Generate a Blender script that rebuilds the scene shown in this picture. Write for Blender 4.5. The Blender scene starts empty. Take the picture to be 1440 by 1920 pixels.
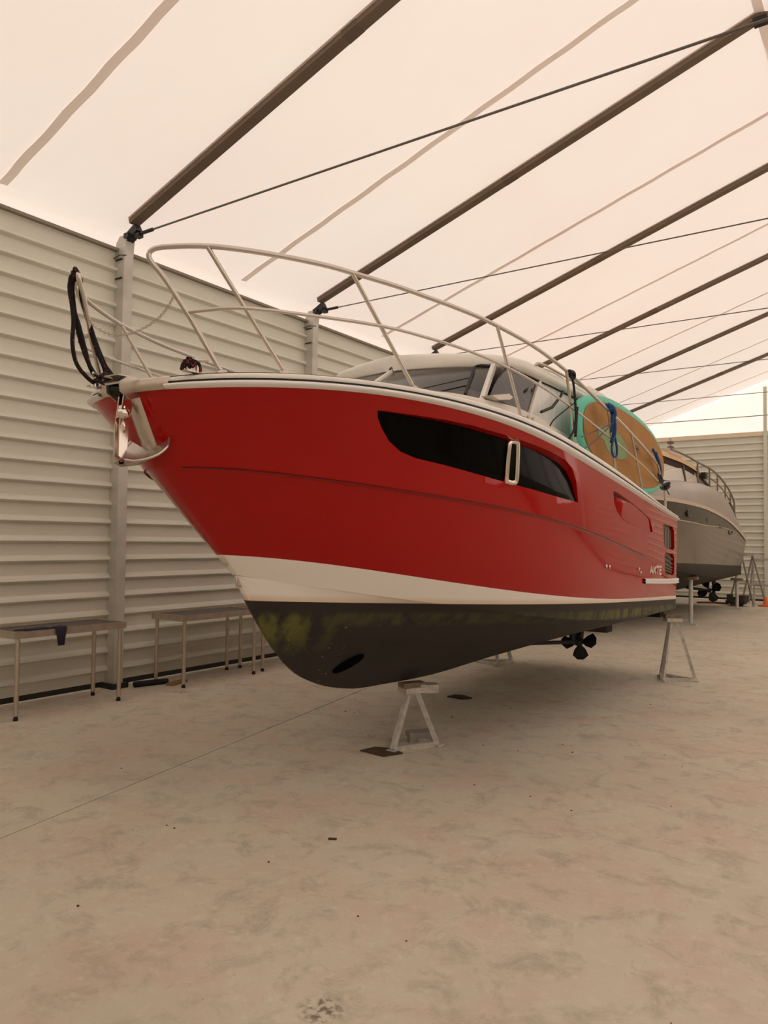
import bpy, math, random
import numpy as np
from mathutils import Vector, Matrix
from mathutils.geometry import delaunay_2d_cdt
random.seed(7)
R = math.radians
SC = bpy.context.scene
COL = SC.collection

# ------------------------------------------------------------------ camera, sky, exposure
# hall axes: X across the building, Y along it, Z up; the camera stands at X=0, Y=0
YAW, PITCH, ROLL, FPX = 0.966228, 0.037656, 0.011520, 1412.4
cam_d = bpy.data.cameras.new('camera')
cam = bpy.data.objects.new('camera', cam_d)
COL.objects.link(cam)
cam_d.sensor_fit = 'HORIZONTAL'
cam_d.sensor_width = 36.0
cam_d.lens = 36.0 * FPX / 1440.0
cam_d.clip_end = 200
f_ = np.array([0, math.cos(PITCH), math.sin(PITCH)]); r_ = np.array([1, 0, 0.]); u_ = np.cross(r_, f_)
r2 = math.cos(ROLL) * r_ + math.sin(ROLL) * u_
u2 = -math.sin(ROLL) * r_ + math.cos(ROLL) * u_
dY = np.array([math.cos(YAW), math.sin(YAW), 0]); dX = np.array([math.sin(YAW), -math.cos(YAW), 0])
TH = np.array([dX, dY, [0, 0, 1]])
r2, u2, f2 = TH @ r2, TH @ u2, TH @ f_
cam.matrix_world = Matrix(((r2[0], u2[0], -f2[0], 0), (r2[1], u2[1], -f2[1], 0), (r2[2], u2[2], -f2[2], 1.8), (0, 0, 0, 1)))
SC.camera = cam

world = bpy.data.worlds.new('overcast_sky')
SC.world = world
world.use_nodes = True
bg = world.node_tree.nodes['Background']
bg.inputs[0].default_value = (0.955, 0.862, 0.79, 1)
bg.inputs[1].default_value = 1.80

SC.view_settings.view_transform = 'Standard'
SC.view_settings.look = 'None'
SC.view_settings.gamma = 1.0
SC.view_settings.use_curve_mapping = False
SC.view_settings.exposure = 0.0

# ------------------------------------------------------------------ materials
MATS = {}
def lin(c):
    return tuple(((v / 255) / 12.92 if v / 255 <= .04045 else ((v / 255 + .055) / 1.055) ** 2.4) for v in c)
def mat(name, rgb, rough=.6, metal=0., spec=.5, coat=0., noise=0., scale=8., bump=0., alpha=1., stretch=(1, 1, 1), rgb2=None, detail=4):
    """Principled material; noise mixes towards rgb2 (or a darker tone), bump adds fine relief"""
    if name in MATS: return MATS[name]
    m = bpy.data.materials.new(name); m.use_nodes = True; nt = m.node_tree
    b = nt.nodes['Principled BSDF']
    c = lin(rgb)
    b.inputs['Base Color'].default_value = (*c, 1)
    b.inputs['Roughness'].default_value = rough
    b.inputs['Metallic'].default_value = metal
    b.inputs['Specular IOR Level'].default_value = spec
    b.inputs['Coat Weight'].default_value = coat
    b.inputs['Coat Roughness'].default_value = .08
    b.inputs['Alpha'].default_value = alpha
    if noise or bump:
        tc = nt.nodes.new('ShaderNodeTexCoord'); mp = nt.nodes.new('ShaderNodeMapping')
        mp.inputs['Scale'].default_value = stretch
        nt.links.new(tc.outputs['Object'], mp.inputs[0])
        n = nt.nodes.new('ShaderNodeTexNoise'); n.inputs['Scale'].default_value = scale; n.inputs['Detail'].default_value = detail
        nt.links.new(mp.outputs[0], n.inputs['Vector'])
        if noise:
            mx = nt.nodes.new('ShaderNodeMix'); mx.data_type = 'RGBA'
            rp = nt.nodes.new('ShaderNodeMapRange'); rp.inputs[1].default_value = .38; rp.inputs[2].default_value = .66
            rp.inputs[4].default_value = noise
            nt.links.new(n.outputs[0], rp.inputs[0]); nt.links.new(rp.outputs[0], mx.inputs[0])
            mx.inputs[6].default_value = (*c, 1)
            mx.inputs[7].default_value = (*(lin(rgb2) if rgb2 else tuple(v * .6 for v in c)), 1)
            nt.links.new(mx.outputs[2], b.inputs['Base Color'])
        if bump:
            bp = nt.nodes.new('ShaderNodeBump'); bp.inputs['Strength'].default_value = bump; bp.inputs['Distance'].default_value = .01
            nt.links.new(n.outputs[0], bp.inputs['Height']); nt.links.new(bp.outputs[0], b.inputs['Normal'])
    MATS[name] = m
    return m

def fabric_mat(name, rgb, transl):
    m = bpy.data.materials.new(name); m.use_nodes = True; nt = m.node_tree
    nt.nodes.clear()
    out = nt.nodes.new('ShaderNodeOutputMaterial')
    d = nt.nodes.new('ShaderNodeBsdfDiffuse'); t = nt.nodes.new('ShaderNodeBsdfTranslucent'); mx = nt.nodes.new('ShaderNodeMixShader')
    tc = nt.nodes.new('ShaderNodeTexCoord'); n = nt.nodes.new('ShaderNodeTexNoise'); n.inputs['Scale'].default_value = .55; n.inputs['Detail'].default_value = 3
    cr = nt.nodes.new('ShaderNodeMix'); cr.data_type = 'RGBA'
    c = lin(rgb)
    cr.inputs[6].default_value = (*c, 1)
    cr.inputs[7].default_value = (c[0] * .97, c[1] * .90, c[2] * .90, 1)
    nt.links.new(tc.outputs['Object'], n.inputs['Vector']); nt.links.new(n.outputs[0], cr.inputs[0])
    nt.links.new(cr.outputs[2], d.inputs[0]); nt.links.new(cr.outputs[2], t.inputs[0])
    mx.inputs[0].default_value = transl
    nt.links.new(d.outputs[0], mx.inputs[1]); nt.links.new(t.outputs[0], mx.inputs[2]); nt.links.new(mx.outputs[0], out.inputs[0])
    MATS[name] = m
    return m
FABRIC = fabric_mat('roof_fabric', (250, 246, 240), .42)
SEAM = fabric_mat('double_fabric', (243, 236, 228), .30)
GABLE = fabric_mat('gable_fabric', (253, 250, 245), .56)

def concrete_mat():
    m = bpy.data.materials.new('concrete'); m.use_nodes = True; nt = m.node_tree; b = nt.nodes['Principled BSDF']
    tc = nt.nodes.new('ShaderNodeTexCoord')
    def noise(s, d, r=.55, dist=0.):
        n = nt.nodes.new('ShaderNodeTexNoise'); n.inputs['Scale'].default_value = s; n.inputs['Detail'].default_value = d
        n.inputs['Roughness'].default_value = r; n.inputs['Distortion'].default_value = dist
        nt.links.new(tc.outputs['Object'], n.inputs['Vector']); return n
    def ramp(src, a, bb, hi):
        r = nt.nodes.new('ShaderNodeMapRange'); r.inputs[1].default_value = a; r.inputs[2].default_value = bb; r.inputs[4].default_value = hi
        nt.links.new(src, r.inputs[0]); return r.outputs[0]
    def mix(fac, A, B):
        x = nt.nodes.new('ShaderNodeMix'); x.data_type = 'RGBA'
        nt.links.new(fac, x.inputs[0])
        for i, v in ((6, A), (7, B)):
            if isinstance(v, tuple): x.inputs[i].default_value = (*v, 1)
            else: nt.links.new(v, x.inputs[i])
        return x.outputs[2]
    base = lin((209, 201, 182)); pink = lin((209, 187, 170)); dark = lin((160, 153, 136)); light = lin((225, 218, 199))
    c = mix(ramp(noise(1.6, 7, .65, .3).outputs[0], .45, .62, .7), base, pink)
    c = mix(ramp(noise(4.2, 9, .72, .5).outputs[0], .5, .66, .60), c, dark)
    c = mix(ramp(noise(13, 8, .75).outputs[0], .52, .68, .55), c, light)
    c = mix(ramp(noise(.45, 3, .5).outputs[0], .48, .7, .3), c, dark)
    c = mix(ramp(noise(38, 4, .6).outputs[0], .64, .74, .6), c, dark)
    # oil stain rings
    for (x, y, r0) in ((-1.86, 2.31, .10), (-.42, 2.72, .07), (-7.0, 6.0, .12)):
        vm = nt.nodes.new('ShaderNodeVectorMath'); vm.operation = 'DISTANCE'; vm.inputs[1].default_value = (x, y, 0)
        nt.links.new(tc.outputs['Object'], vm.inputs[0])
        r = nt.nodes.new('ShaderNodeMapRange'); r.inputs[1].default_value = r0 * 1.1; r.inputs[2].default_value = r0 * .5; r.inputs[4].default_value = .8
        nt.links.new(vm.outputs['Value'], r.inputs[0])
        mm = nt.nodes.new('ShaderNodeMath'); mm.operation = 'MULTIPLY'
        nt.links.new(r.outputs[0], mm.inputs[0]); nt.links.new(ramp(noise(30, 4).outputs[0], .45, .6, 1.), mm.inputs[1])
        c = mix(mm.outputs[0], c, lin((96, 82, 70)))
    nt.links.new(c, b.inputs['Base Color'])
    b.inputs['Roughness'].default_value = .78
    b.inputs['Specular IOR Level'].default_value = .3
    bp = nt.nodes.new('ShaderNodeBump'); bp.inputs['Strength'].default_value = .25; bp.inputs['Distance'].default_value = .01
    nt.links.new(noise(24, 8, .7).outputs[0], bp.inputs['Height']); nt.links.new(bp.outputs[0], b.inputs['Normal'])
    MATS['concrete'] = m
    return m
CONCRETE = concrete_mat()

def antifoul_mat():
    """white boot top above the waterline plane of the boat, black antifouling with algae below it"""
    m = bpy.data.materials.new('hull_bottom_paint'); m.use_nodes = True; nt = m.node_tree; b = nt.nodes['Principled BSDF']
    tc = nt.nodes.new('ShaderNodeTexCoord'); sp = nt.nodes.new('ShaderNodeSeparateXYZ'); nt.links.new(tc.outputs['Object'], sp.inputs[0])
    def math_(op, a, bb):
        n = nt.nodes.new('ShaderNodeMath'); n.operation = op
        for i, v in enumerate((a, bb)):
            if isinstance(v, (int, float)): n.inputs[i].default_value = v
            else: nt.links.new(v, n.inputs[i])
        return n.outputs[0]
    def rng(src, a, bb, lo, hi):
        r = nt.nodes.new('ShaderNodeMapRange')
        for i, v in enumerate((a, bb, lo, hi)): r.inputs[i + 1].default_value = v
        nt.links.new(src, r.inputs[0]); return r.outputs[0]
    def mix(fac, A, B):
        x = nt.nodes.new('ShaderNodeMix'); x.data_type = 'RGBA'; nt.links.new(fac, x.inputs[0])
        for i, v in ((6, A), (7, B)):
            if isinstance(v, tuple): x.inputs[i].default_value = (*v, 1)
            else: nt.links.new(v, x.inputs[i])
        return x.outputs[2]
    Y, Z = sp.outputs[1], sp.outputs[2]
    h = math_('SUBTRACT', Z, math_('ADD', math_('MULTIPLY', Y, -.0485), 1.283))      # height above the waterline
    def noise(s, d, st=(1, 1, 1)):
        mp = nt.nodes.new('ShaderNodeMapping'); mp.inputs['Scale'].default_value = st
        nt.links.new(tc.outputs['Object'], mp.inputs[0])
        n = nt.nodes.new('ShaderNodeTexNoise'); n.inputs['Scale'].default_value = s; n.inputs['Detail'].default_value = d
        nt.links.new(mp.outputs[0], n.inputs['Vector']); return n.outputs[0]
    white = mix(rng(h, 0., .05, .75, 0.), lin((246, 242, 236)), lin((222, 190, 150)))
    black = mix(rng(noise(6, 4), .4, .7, 0, .5), lin((37, 31, 27)), lin((30, 27, 25)))
    band = math_('MULTIPLY', rng(h, -.07, -.11, 0, 1), rng(h, -.22, -.42, 1, 0))
    bow = rng(Y, -1.45, -1.9, 0, 1)
    mid = math_('MULTIPLY', rng(h, -.06, -.09, 0, 1), rng(h, -.15, -.19, 1, 0))
    aft = math_('MULTIPLY', mid, rng(Y, .6, 2.0, .35, 1.))
    alg = math_('MAXIMUM', math_('MULTIPLY', band, bow), aft)
    patch = math_('MULTIPLY', alg, rng(noise(9, 6, (1, 1, .45)), .40, .58, 0, .95))
    black = mix(patch, black, lin((97, 96, 42)))
    spots = math_('MULTIPLY', rng(noise(34, 2), .68, .72, 0, .8), math_('MULTIPLY', rng(Y, -1.0, -1.5, 0, 1), rng(h, -.1, -.2, 0, 1)))
    black = mix(spots, black, lin((120, 116, 72)))
    below = rng(h, .001, -.001, 0, 1)
    nt.links.new(mix(below, white, black), b.inputs['Base Color'])
    nt.links.new(rng(below, 0, 1, .28, .62), b.inputs['Roughness'])
    MATS['hull_bottom_paint'] = m
    return m
BOTTOM = antifoul_mat()

RED = mat('red_gelcoat', (170, 7, 6), .055, spec=.30)
GELWHITE = mat('white_gelcoat', (242, 238, 230), .3, noise=.25, scale=2)
CREAM = mat('cream_deck', (236, 228, 216), .45, noise=.3, scale=3)
BEAD = mat('white_rubber_bead', (242, 240, 238), .35)
BLACKLINE = mat('black_insert', (34, 38, 36), .5)
STEEL = mat('polished_steel', (204, 196, 188), .25, metal=.95)
STEEL_DULL = mat('brushed_steel', (205, 192, 176), .42, metal=.75, noise=.3, scale=12)
CHROME = mat('chrome', (235, 225, 215), .12, metal=1.)
GLASS_DARK = mat('dark_glass', (9, 8, 7), .08, spec=.04)
BLACK = mat('black_plastic', (18, 17, 17), .55)
ROPE = mat('black_red_rope', (20, 17, 17), .9, noise=1., scale=26, rgb2=(30, 16, 18), bump=.6)
REDFLECK = mat('red_fleck', (170, 40, 48), .8)
CLAD = mat('beige_cladding', (222, 220, 206), .45, noise=.18, scale=1.2, rgb2=(204, 202, 188))
GALV = mat('galvanised_steel', (166, 160, 152), .5, metal=.3, noise=.5, scale=5, rgb2=(130, 124, 116))
ALU = mat('aluminium_post', (208, 204, 194), .5, metal=.15, noise=.6, scale=2.5, rgb2=(172, 168, 156))
RAFTER = mat('rafter_aluminium', (118, 100, 84), .6, metal=.2, noise=.3, scale=2)
DARKSTEEL = mat('dark_bracket', (46, 46, 44), .5, metal=.4)
WIRE = mat('steel_cable', (112, 106, 98), .5, metal=.5)
STANDM = mat('stand_steel', (206, 202, 194), .55, metal=.2, noise=.6, scale=16, rgb2=(160, 150, 136))
WOOD = mat('old_wood', (132, 112, 90), .8, noise=.7, scale=14, stretch=(1, 6, 1), bump=.4)
TABLETOP = mat('dark_table_sheet', (64, 58, 66), .35, noise=.4, scale=4)
TURQ = mat('turquoise_foam', (104, 205, 180), .55, noise=.15, scale=6)
TAN = mat('tan_deck_pad', (176, 126, 62), .75, noise=.55, scale=3.2, rgb2=(150, 104, 50))
PATCHG = mat('faded_green', (146, 172, 122), .8, noise=.4, scale=9)
BLUE = mat('blue_webbing', (22, 72, 130), .8, noise=.3, scale=30)
PURPLE = mat('violet_line', (120, 96, 112), .8)
GREYHULL = mat('grey_hull', (112, 98, 84), .25, coat=.3, noise=.2, scale=1.)
GREYWHITE = mat('off_white_gelcoat', (160, 148, 138), .35, noise=.2, scale=1.5)
GREYANTI = mat('dark_antifouling', (52, 46, 38), .7, noise=.5, scale=3)
CANVAS = mat('beige_canvas', (224, 186, 136), .8)
MAROON = mat('maroon_canvas', (54, 22, 18), .9)
CURTAIN = mat('light_curtain', (206, 196, 184), .8, noise=.5, scale=16, stretch=(1, 1, .1))
PROP = mat('antifouled_bronze', (16, 14, 13), .7)
ORANGE = mat('orange_plastic', (216, 100, 48), .6)
RUST = mat('rusty_plate', (84, 60, 42), .85, noise=.6, scale=20)
CABLE_RED = mat('red_hose', (110, 40, 26), .6)
CLOTH = mat('navy_cloth', (46, 40, 56), .9)

def cabin_glass():
    m = bpy.data.materials.new('cabin_glass'); m.use_nodes = True; nt = m.node_tree; nt.nodes.clear()
    out = nt.nodes.new('ShaderNodeOutputMaterial')
    t = nt.nodes.new('ShaderNodeBsdfTransparent'); t.inputs[0].default_value = (.92, .91, .90, 1)
    g = nt.nodes.new('ShaderNodeBsdfGlossy'); g.inputs[0].default_value = (.9, .9, .9, 1); g.inputs[1].default_value = .03
    fr = nt.nodes.new('ShaderNodeFresnel'); fr.inputs[0].default_value = 1.7
    mx = nt.nodes.new('ShaderNodeMixShader'); nt.links.new(fr.outputs[0], mx.inputs[0])
    nt.links.new(t.outputs[0], mx.inputs[1]); nt.links.new(g.outputs[0], mx.inputs[2]); nt.links.new(mx.outputs[0], out.inputs[0])
    MATS['cabin_glass'] = m
    return m
GLASS = cabin_glass()
PANE_C = mat('curtained_pane', (246, 244, 242), .3, spec=.4, noise=.5, scale=7, stretch=(1, 6, .35), rgb2=(206, 202, 198))
HEAD = mat('headliner_grey', (224, 220, 214), .9)

# ------------------------------------------------------------------ mesh helpers
class MB:
    """collects shapes, then links them as one mesh object"""
    def __init__(s): s.v = []; s.f = []; s.sm = []
    def add(s, vs, fs, smooth=False):
        n = len(s.v); s.v += [tuple(float(c) for c in q) for q in vs]
        for f in fs: s.f.append([i + n for i in f]); s.sm.append(smooth)
        return s
    def box(s, c, d, m=None, taper=1.):
        x, y, z = [q / 2 for q in d]
        vs = [Vector((sx * x * (taper if sz > 0 else 1), sy * y * (taper if sz > 0 else 1), sz * z)) for sz in (-1, 1) for sy in (-1, 1) for sx in (-1, 1)]
        if m is not None: vs = [m @ q for q in vs]
        vs = [q + Vector(c) for q in vs]
        return s.add(vs, [(0, 2, 3, 1), (4, 5, 7, 6), (0, 1, 5, 4), (2, 6, 7, 3), (0, 4, 6, 2), (1, 3, 7, 5)])
    def bar(s, a, b, w, h=None, up=(0, 0, 1)):
        a, b = Vector(a), Vector(b); d = b - a; L = d.length; d.normalize()
        u = Vector(up)
        if abs(d.dot(u)) > .95: u = Vector((1, 0, 0)) if abs(d.x) < .9 else Vector((0, 1, 0))
        x = d.cross(u).normalized(); y = x.cross(d).normalized(); h = h or w
        vs = []
        for p in (a, b):
            for sx, sy in ((-1, -1), (1, -1), (1, 1), (-1, 1)): vs.append(p + x * sx * w / 2 + y * sy * h / 2)
        return s.add(vs, [(3, 2, 1, 0), (4, 5, 6, 7), (0, 1, 5, 4), (1, 2, 6, 5), (2, 3, 7, 6), (3, 0, 4, 7)])
    def tube(s, pts, r, n=8, closed=False, cap=True):
        P_ = [Vector(p) for p in pts]; m = len(P_)
        if not isinstance(r, (list, tuple)): r = [r] * m
        T = []
        for i in range(m):
            a = P_[(i - 1) % m] if (closed or i > 0) else P_[i]; b = P_[(i + 1) % m] if (closed or i < m - 1) else P_[i]
            T.append((b - a).normalized())
        up = Vector((0, 0, 1)) if abs(T[0].z) < .9 else Vector((1, 0, 0))
        x = T[0].cross(up).normalized(); vs = []
        for i in range(m):
            x = (x - T[i] * x.dot(T[i])).normalized(); y = T[i].cross(x)
            for k in range(n):
                a = 2 * math.pi * k / n; vs.append(P_[i] + (x * math.cos(a) + y * math.sin(a)) * r[i])
        fs = []
        for i in range(m if closed else m - 1):
            j = (i + 1) % m
            for k in range(n): k2 = (k + 1) % n; fs.append((i * n + k, i * n + k2, j * n + k2, j * n + k))
        s.add(vs, fs, True)
        if cap and not closed: s.add(vs[:n], [tuple(range(n))[::-1]]); s.add(vs[-n:], [tuple(range(n))])
        return s
    def grid(s, rows, smooth=True, flip=False, closed=False):
        n = len(rows[0]); vs = [q for r in rows for q in r]; fs = []
        for i in range(len(rows) - 1):
            for j in range(n if closed else n - 1):
                k = (j + 1) % n
                q = (i * n + j, i * n + k, (i + 1) * n + k, (i + 1) * n + j)
                fs.append(q[::-1] if flip else q)
        return s.add(vs, fs, smooth)
    def lathe(s, prof, n=16, m=None):
        vs = []
        for r, z in prof:
            for k in range(n): a = 2 * math.pi * k / n; vs.append(Vector((r * math.cos(a), r * math.sin(a), z)))
        if m is not None: vs = [m @ q for q in vs]
        fs = [(i * n + k, i * n + (k + 1) % n, (i + 1) * n + (k + 1) % n, (i + 1) * n + k) for i in range(len(prof) - 1) for k in range(n)]
        return s.add(vs, fs, True)
    def poly(s, pts, smooth=False): return s.add(pts, [tuple(range(len(pts)))], smooth)
    def prism(s, pts, off):
        """flat outline pts (3-D) pushed by vector off"""
        n = len(pts); o = Vector(off); a = [Vector(p) for p in pts]; b = [p + o for p in a]
        return s.add(a + b, [tuple(range(n))[::-1], tuple(range(n, 2 * n))] + [(i, (i + 1) % n, n + (i + 1) % n, n + i) for i in range(n)])
    def build(s, name, m, parent=None, weld=True, loc=None):
        me = bpy.data.meshes.new(name)
        me.from_pydata(s.v, [], s.f)
        me.polygons.foreach_set('use_smooth', s.sm)
        me.materials.append(m); me.update()
        o = bpy.data.objects.new(name, me); COL.objects.link(o)
        if parent is not None: o.parent = parent
        if loc is not None: o.location = loc
        return o
def tag(o, label=None, cat=None, group=None, kind=None):
    if label: o['label'] = label
    if cat: o['category'] = cat
    if group: o['group'] = group
    if kind: o['kind'] = kind
    return o
def empty(name, loc=(0, 0, 0), rz=0., label=None, cat=None, group=None, kind=None, parent=None):
    o = bpy.data.objects.new(name, None); COL.objects.link(o); o.location = loc; o.rotation_euler = (0, 0, rz); o.empty_display_size = .2
    if parent is not None: o.parent = parent
    return tag(o, label, cat, group, kind)
def copy_tree(o, parent=None):
    c = o.copy(); COL.objects.link(c)
    if parent is not None: c.parent = parent
    for ch in list(o.children):
        d = copy_tree(ch, c)
    return c
def mirror(p): return (-p[0], p[1], p[2])
def smooth_path(pts, k=6, closed=False):
    P_ = [np.array(p, float) for p in pts]; n = len(P_); out = []
    for i in range(n if closed else n - 1):
        a = P_[(i - 1) % n] if (closed or i > 0) else 2 * P_[0] - P_[1]
        b, c = P_[i], P_[(i + 1) % n]
        d = P_[(i + 2) % n] if (closed or i < n - 2) else 2 * P_[-1] - P_[-2]
        for j in range(k):
            t = j / k
            out.append(.5 * ((2 * b) + (-a + c) * t + (2 * a - 5 * b + 4 * c - d) * t * t + (-a + 3 * b - 3 * c + d) * t ** 3))
    if not closed: out.append(P_[-1])
    return [tuple(q) for q in out]

# ------------------------------------------------------------------ the hall
XL, XR, XRIDGE = -7.92, 5.12, -1.27
Y0, Y1 = -4.98, 26.6
ZW, ZE, SL = 5.29, 5.58, .337
FRAMES = [-4.98, -1.43, 2.12, 5.67, 9.22, 12.77, 16.32, 19.87, 23.42, 26.55]
ZR = ZE + SL * (XRIDGE - XL)

def jx(y): return -4.45 - .19 * (y - 2.46)          # line of the slab joint
fl = empty('floor', kind='structure')
for side in (0, 1):
    b = MB(); ys = np.linspace(Y0, Y1, 24)
    top = []
    for y in ys:
        j = min(max(jx(y), XL - .1), XR)
        x0, x1 = (XL - .3, j - .006) if side == 0 else (j + .006, XR + .3)
        if side == 0: x1 = max(x1, x0 + .01)
        top.append([(x0, y, 0), (x1, y, 0)])
    b.grid(top, False, flip=True)
    b.grid([[(r[1][0], r[1][1], -.03), r[1]] if side == 0 else [r[0], (r[0][0], r[0][1], -.03)] for r in top], False, flip=True)
    b.build('concrete_slab', CONCRETE, fl)
b = MB(); b.grid([[(XL - .4, Y0 - .2, -.03), (XR + .4, Y0 - .2, -.03)], [(XL - .4, Y1 + .2, -.03), (XR + .4, Y1 + .2, -.03)]], False, flip=True)
b.build('joint_filler', mat('joint_filler', (70, 60, 50), .9), fl)

def clad_profile(ztop, z0=.07, pitch=.2203):
    """(depth towards the room, z) of the horizontal trapezoid ribs"""
    p = [(0, z0)]
    z = z0
    while z + pitch <= ztop + 1e-6:
        p += [(0, z + .112), (.004, z + .113), (.050, z + .134), (.055, z + .142), (.044, z + .172), (.004, z + .198), (0, z + .200)]
        z += pitch
    p.append((0, ztop))
    return p
PROFW = clad_profile(ZW)
def clad_panel(parent, org, along, inward, L, prof=None):
    o, a, n = Vector(org), Vector(along), Vector(inward)
    b = MB(); rows = []
    for t in (0, L): rows.append([o + a * t + n * d + Vector((0, 0, z)) for d, z in (prof or PROFW)])
    flip = (a.cross(Vector((0, 0, 1)))).dot(n) < 0
    b.grid(rows, False, flip=not flip)
    return b.build('cladding_panel', CLAD, parent)
DARKG = mat('dark_gap', (40, 34, 28), .9)
wl = empty('wall_left', kind='structure')
for i in range(len(FRAMES) - 1):
    y0, y1 = FRAMES[i] + .02, FRAMES[i + 1] - .02
    clad_panel(wl, (XL, y0, 0), (0, 1, 0), (1, 0, 0), y1 - y0)
MB().box((XL - .05, (Y0 + Y1) / 2, .06), (.02, Y1 - Y0, .12)).build('base_strip', DARKG, wl)

for y_ in FRAMES[1:-1]: MB().box((XL - .04, y_, ZW / 2), (.02, .16, ZW)).build('joint_backing', DARKG, wl)
MB().box((XL + .02, (Y0 + Y1) / 2, ZW + .02), (.10, Y1 - Y0, .035)).build('top_flashing', mat('eave_shade_tone', (140, 130, 112), .6), wl)  # strip coloured dark to stand for the shade line below the eave
wb = empty('wall_back', kind='structure')
MB().box(((XL + XR) / 2, Y1 + .05, .06), (XR - XL, .02, .12)).build('base_strip', DARKG, wb)
xs = [XL, -3.66, .8, XR]
for i in range(3): clad_panel(wb, (xs[i], Y1, 0), (1, 0, 0), (0, -1, 0), xs[i + 1] - xs[i] - .001)
MB().box(((XL + XR) / 2, Y1 - .03, ZW + .06), (XR - XL, .09, .14)).build('top_flashing', mat('cream_flashing', (232, 214, 186), .5), wb)
gz = lambda x: ZE + SL * (x - XL) if x < XRIDGE else ZE + SL * (XR - x) + 0.0
MB().poly([(XL, Y1, ZW + .12), (XR, Y1, ZW + .12), (XR, Y1, ZE), (XRIDGE, Y1, ZR), (XL, Y1, ZE)]).build('gable_fabric', GABLE, wb)
MB().bar((XL + .1, Y1 - .05, 5.93), (XR - .1, Y1 - .05, 5.93), .03, .03).build('gable_rail', mat('pale_rail', (246, 240, 230), .5), wb)
for x in (-3.60, .8):
    MB().box((x, Y1 - .08, 3.42), (.10, .1, 6.84)).build('gable_post', mat('pale_post', (214, 214, 200), .5), wb)
wr = empty('wall_right', kind='structure')
MB().box((XR + .05, (Y0 + Y1) / 2, .06), (.02, Y1 - Y0, .12)).build('base_strip', DARKG, wr)
for i in range(len(FRAMES) - 1):
    clad_panel(wr, (XR, FRAMES[i], 0), (0, 1, 0), (-1, 0, 0), FRAMES[i + 1] - FRAMES[i] - .001, clad_profile(2.4))
    MB().poly([(XR, FRAMES[i], 2.4), (XR, FRAMES[i + 1], 2.4), (XR, FRAMES[i + 1], ZW + .05), (XR, FRAMES[i], ZW + .05)]).build('fill_light_fabric', GABLE, wr)  # out-of-view translucent band, added to let more fill light reach bow and posts
wf = empty('wall_front', kind='structure')
clad_panel(wf, (XL, Y0, 0), (1, 0, 0), (0, 1, 0), XR - XL)
MB().poly([(XL, Y0, ZW), (XL, Y0, ZE), (XRIDGE, Y0, ZR), (XR, Y0, ZE), (XR, Y0, ZW)]).build('gable_sheet', CLAD, wf)

cl = empty('ceiling', kind='structure')
def roof_z(x, y, y0, y1):
    z = ZE + SL * (x - XL) if x <= XRIDGE else ZE + SL * (XR - x) * (XRIDGE - XL) / (XR - XRIDGE)
    t = (y - y0) / (y1 - y0)
    sag = -.045 * math.sin(math.pi * t) ** 1.0
    return z + sag
for i in range(len(FRAMES) - 1):
    y0, y1 = FRAMES[i], FRAMES[i + 1]
    ys = np.linspace(y0, y1, 15)
    xsl = list(np.linspace(XL + .06, XRIDGE, 22))
    b = MB(); rows = []
    for y in ys:
        r = [(XL - .03, y, ZW + .05), (XL - .04, y, ZE - .16), (XL - .01, y, ZE - .06)] + [(x, y, roof_z(x, y, y0, y1)) for x in xsl]
        rows.append(r)
    b.grid(rows, True)
    b.build('fabric_panel', FABRIC, cl)
    b = MB(); rows = []
    for y in ys:
        rows.append([(x, y, roof_z(x, y, y0, y1)) for x in np.linspace(XRIDGE, XR, 20)] + [(XR + .02, y, ZW)])
    b.grid(rows, True)
    b.build('fabric_panel', FABRIC, cl)
    ym = (y0 + y1) / 2 + .26
    rnd = random.Random(i)
    for (dy, w, dz) in ((-.03, .045, .014), (.02, .055, .010)):
        b = MB(); rows = []
        for x in np.linspace(XL + .06, XRIDGE - .02, 40):
            wob = .006 * math.sin(x * 9 + i) + .004 * rnd.random()
            rows.append([(x, ym + dy - w / 2 + wob, roof_z(x, ym, y0, y1) - dz), (x, ym + dy + w / 2 + wob, roof_z(x, ym, y0, y1) - dz)])
        b.grid(rows, True)
        b.build('seam_strip', SEAM, cl)
MB().grid([[(XRIDGE - .05, y, ZR - .035), (XRIDGE + .05, y, ZR - .035)] for y in (Y0, Y1)], False).build('ridge_strip', SEAM, cl)

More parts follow.
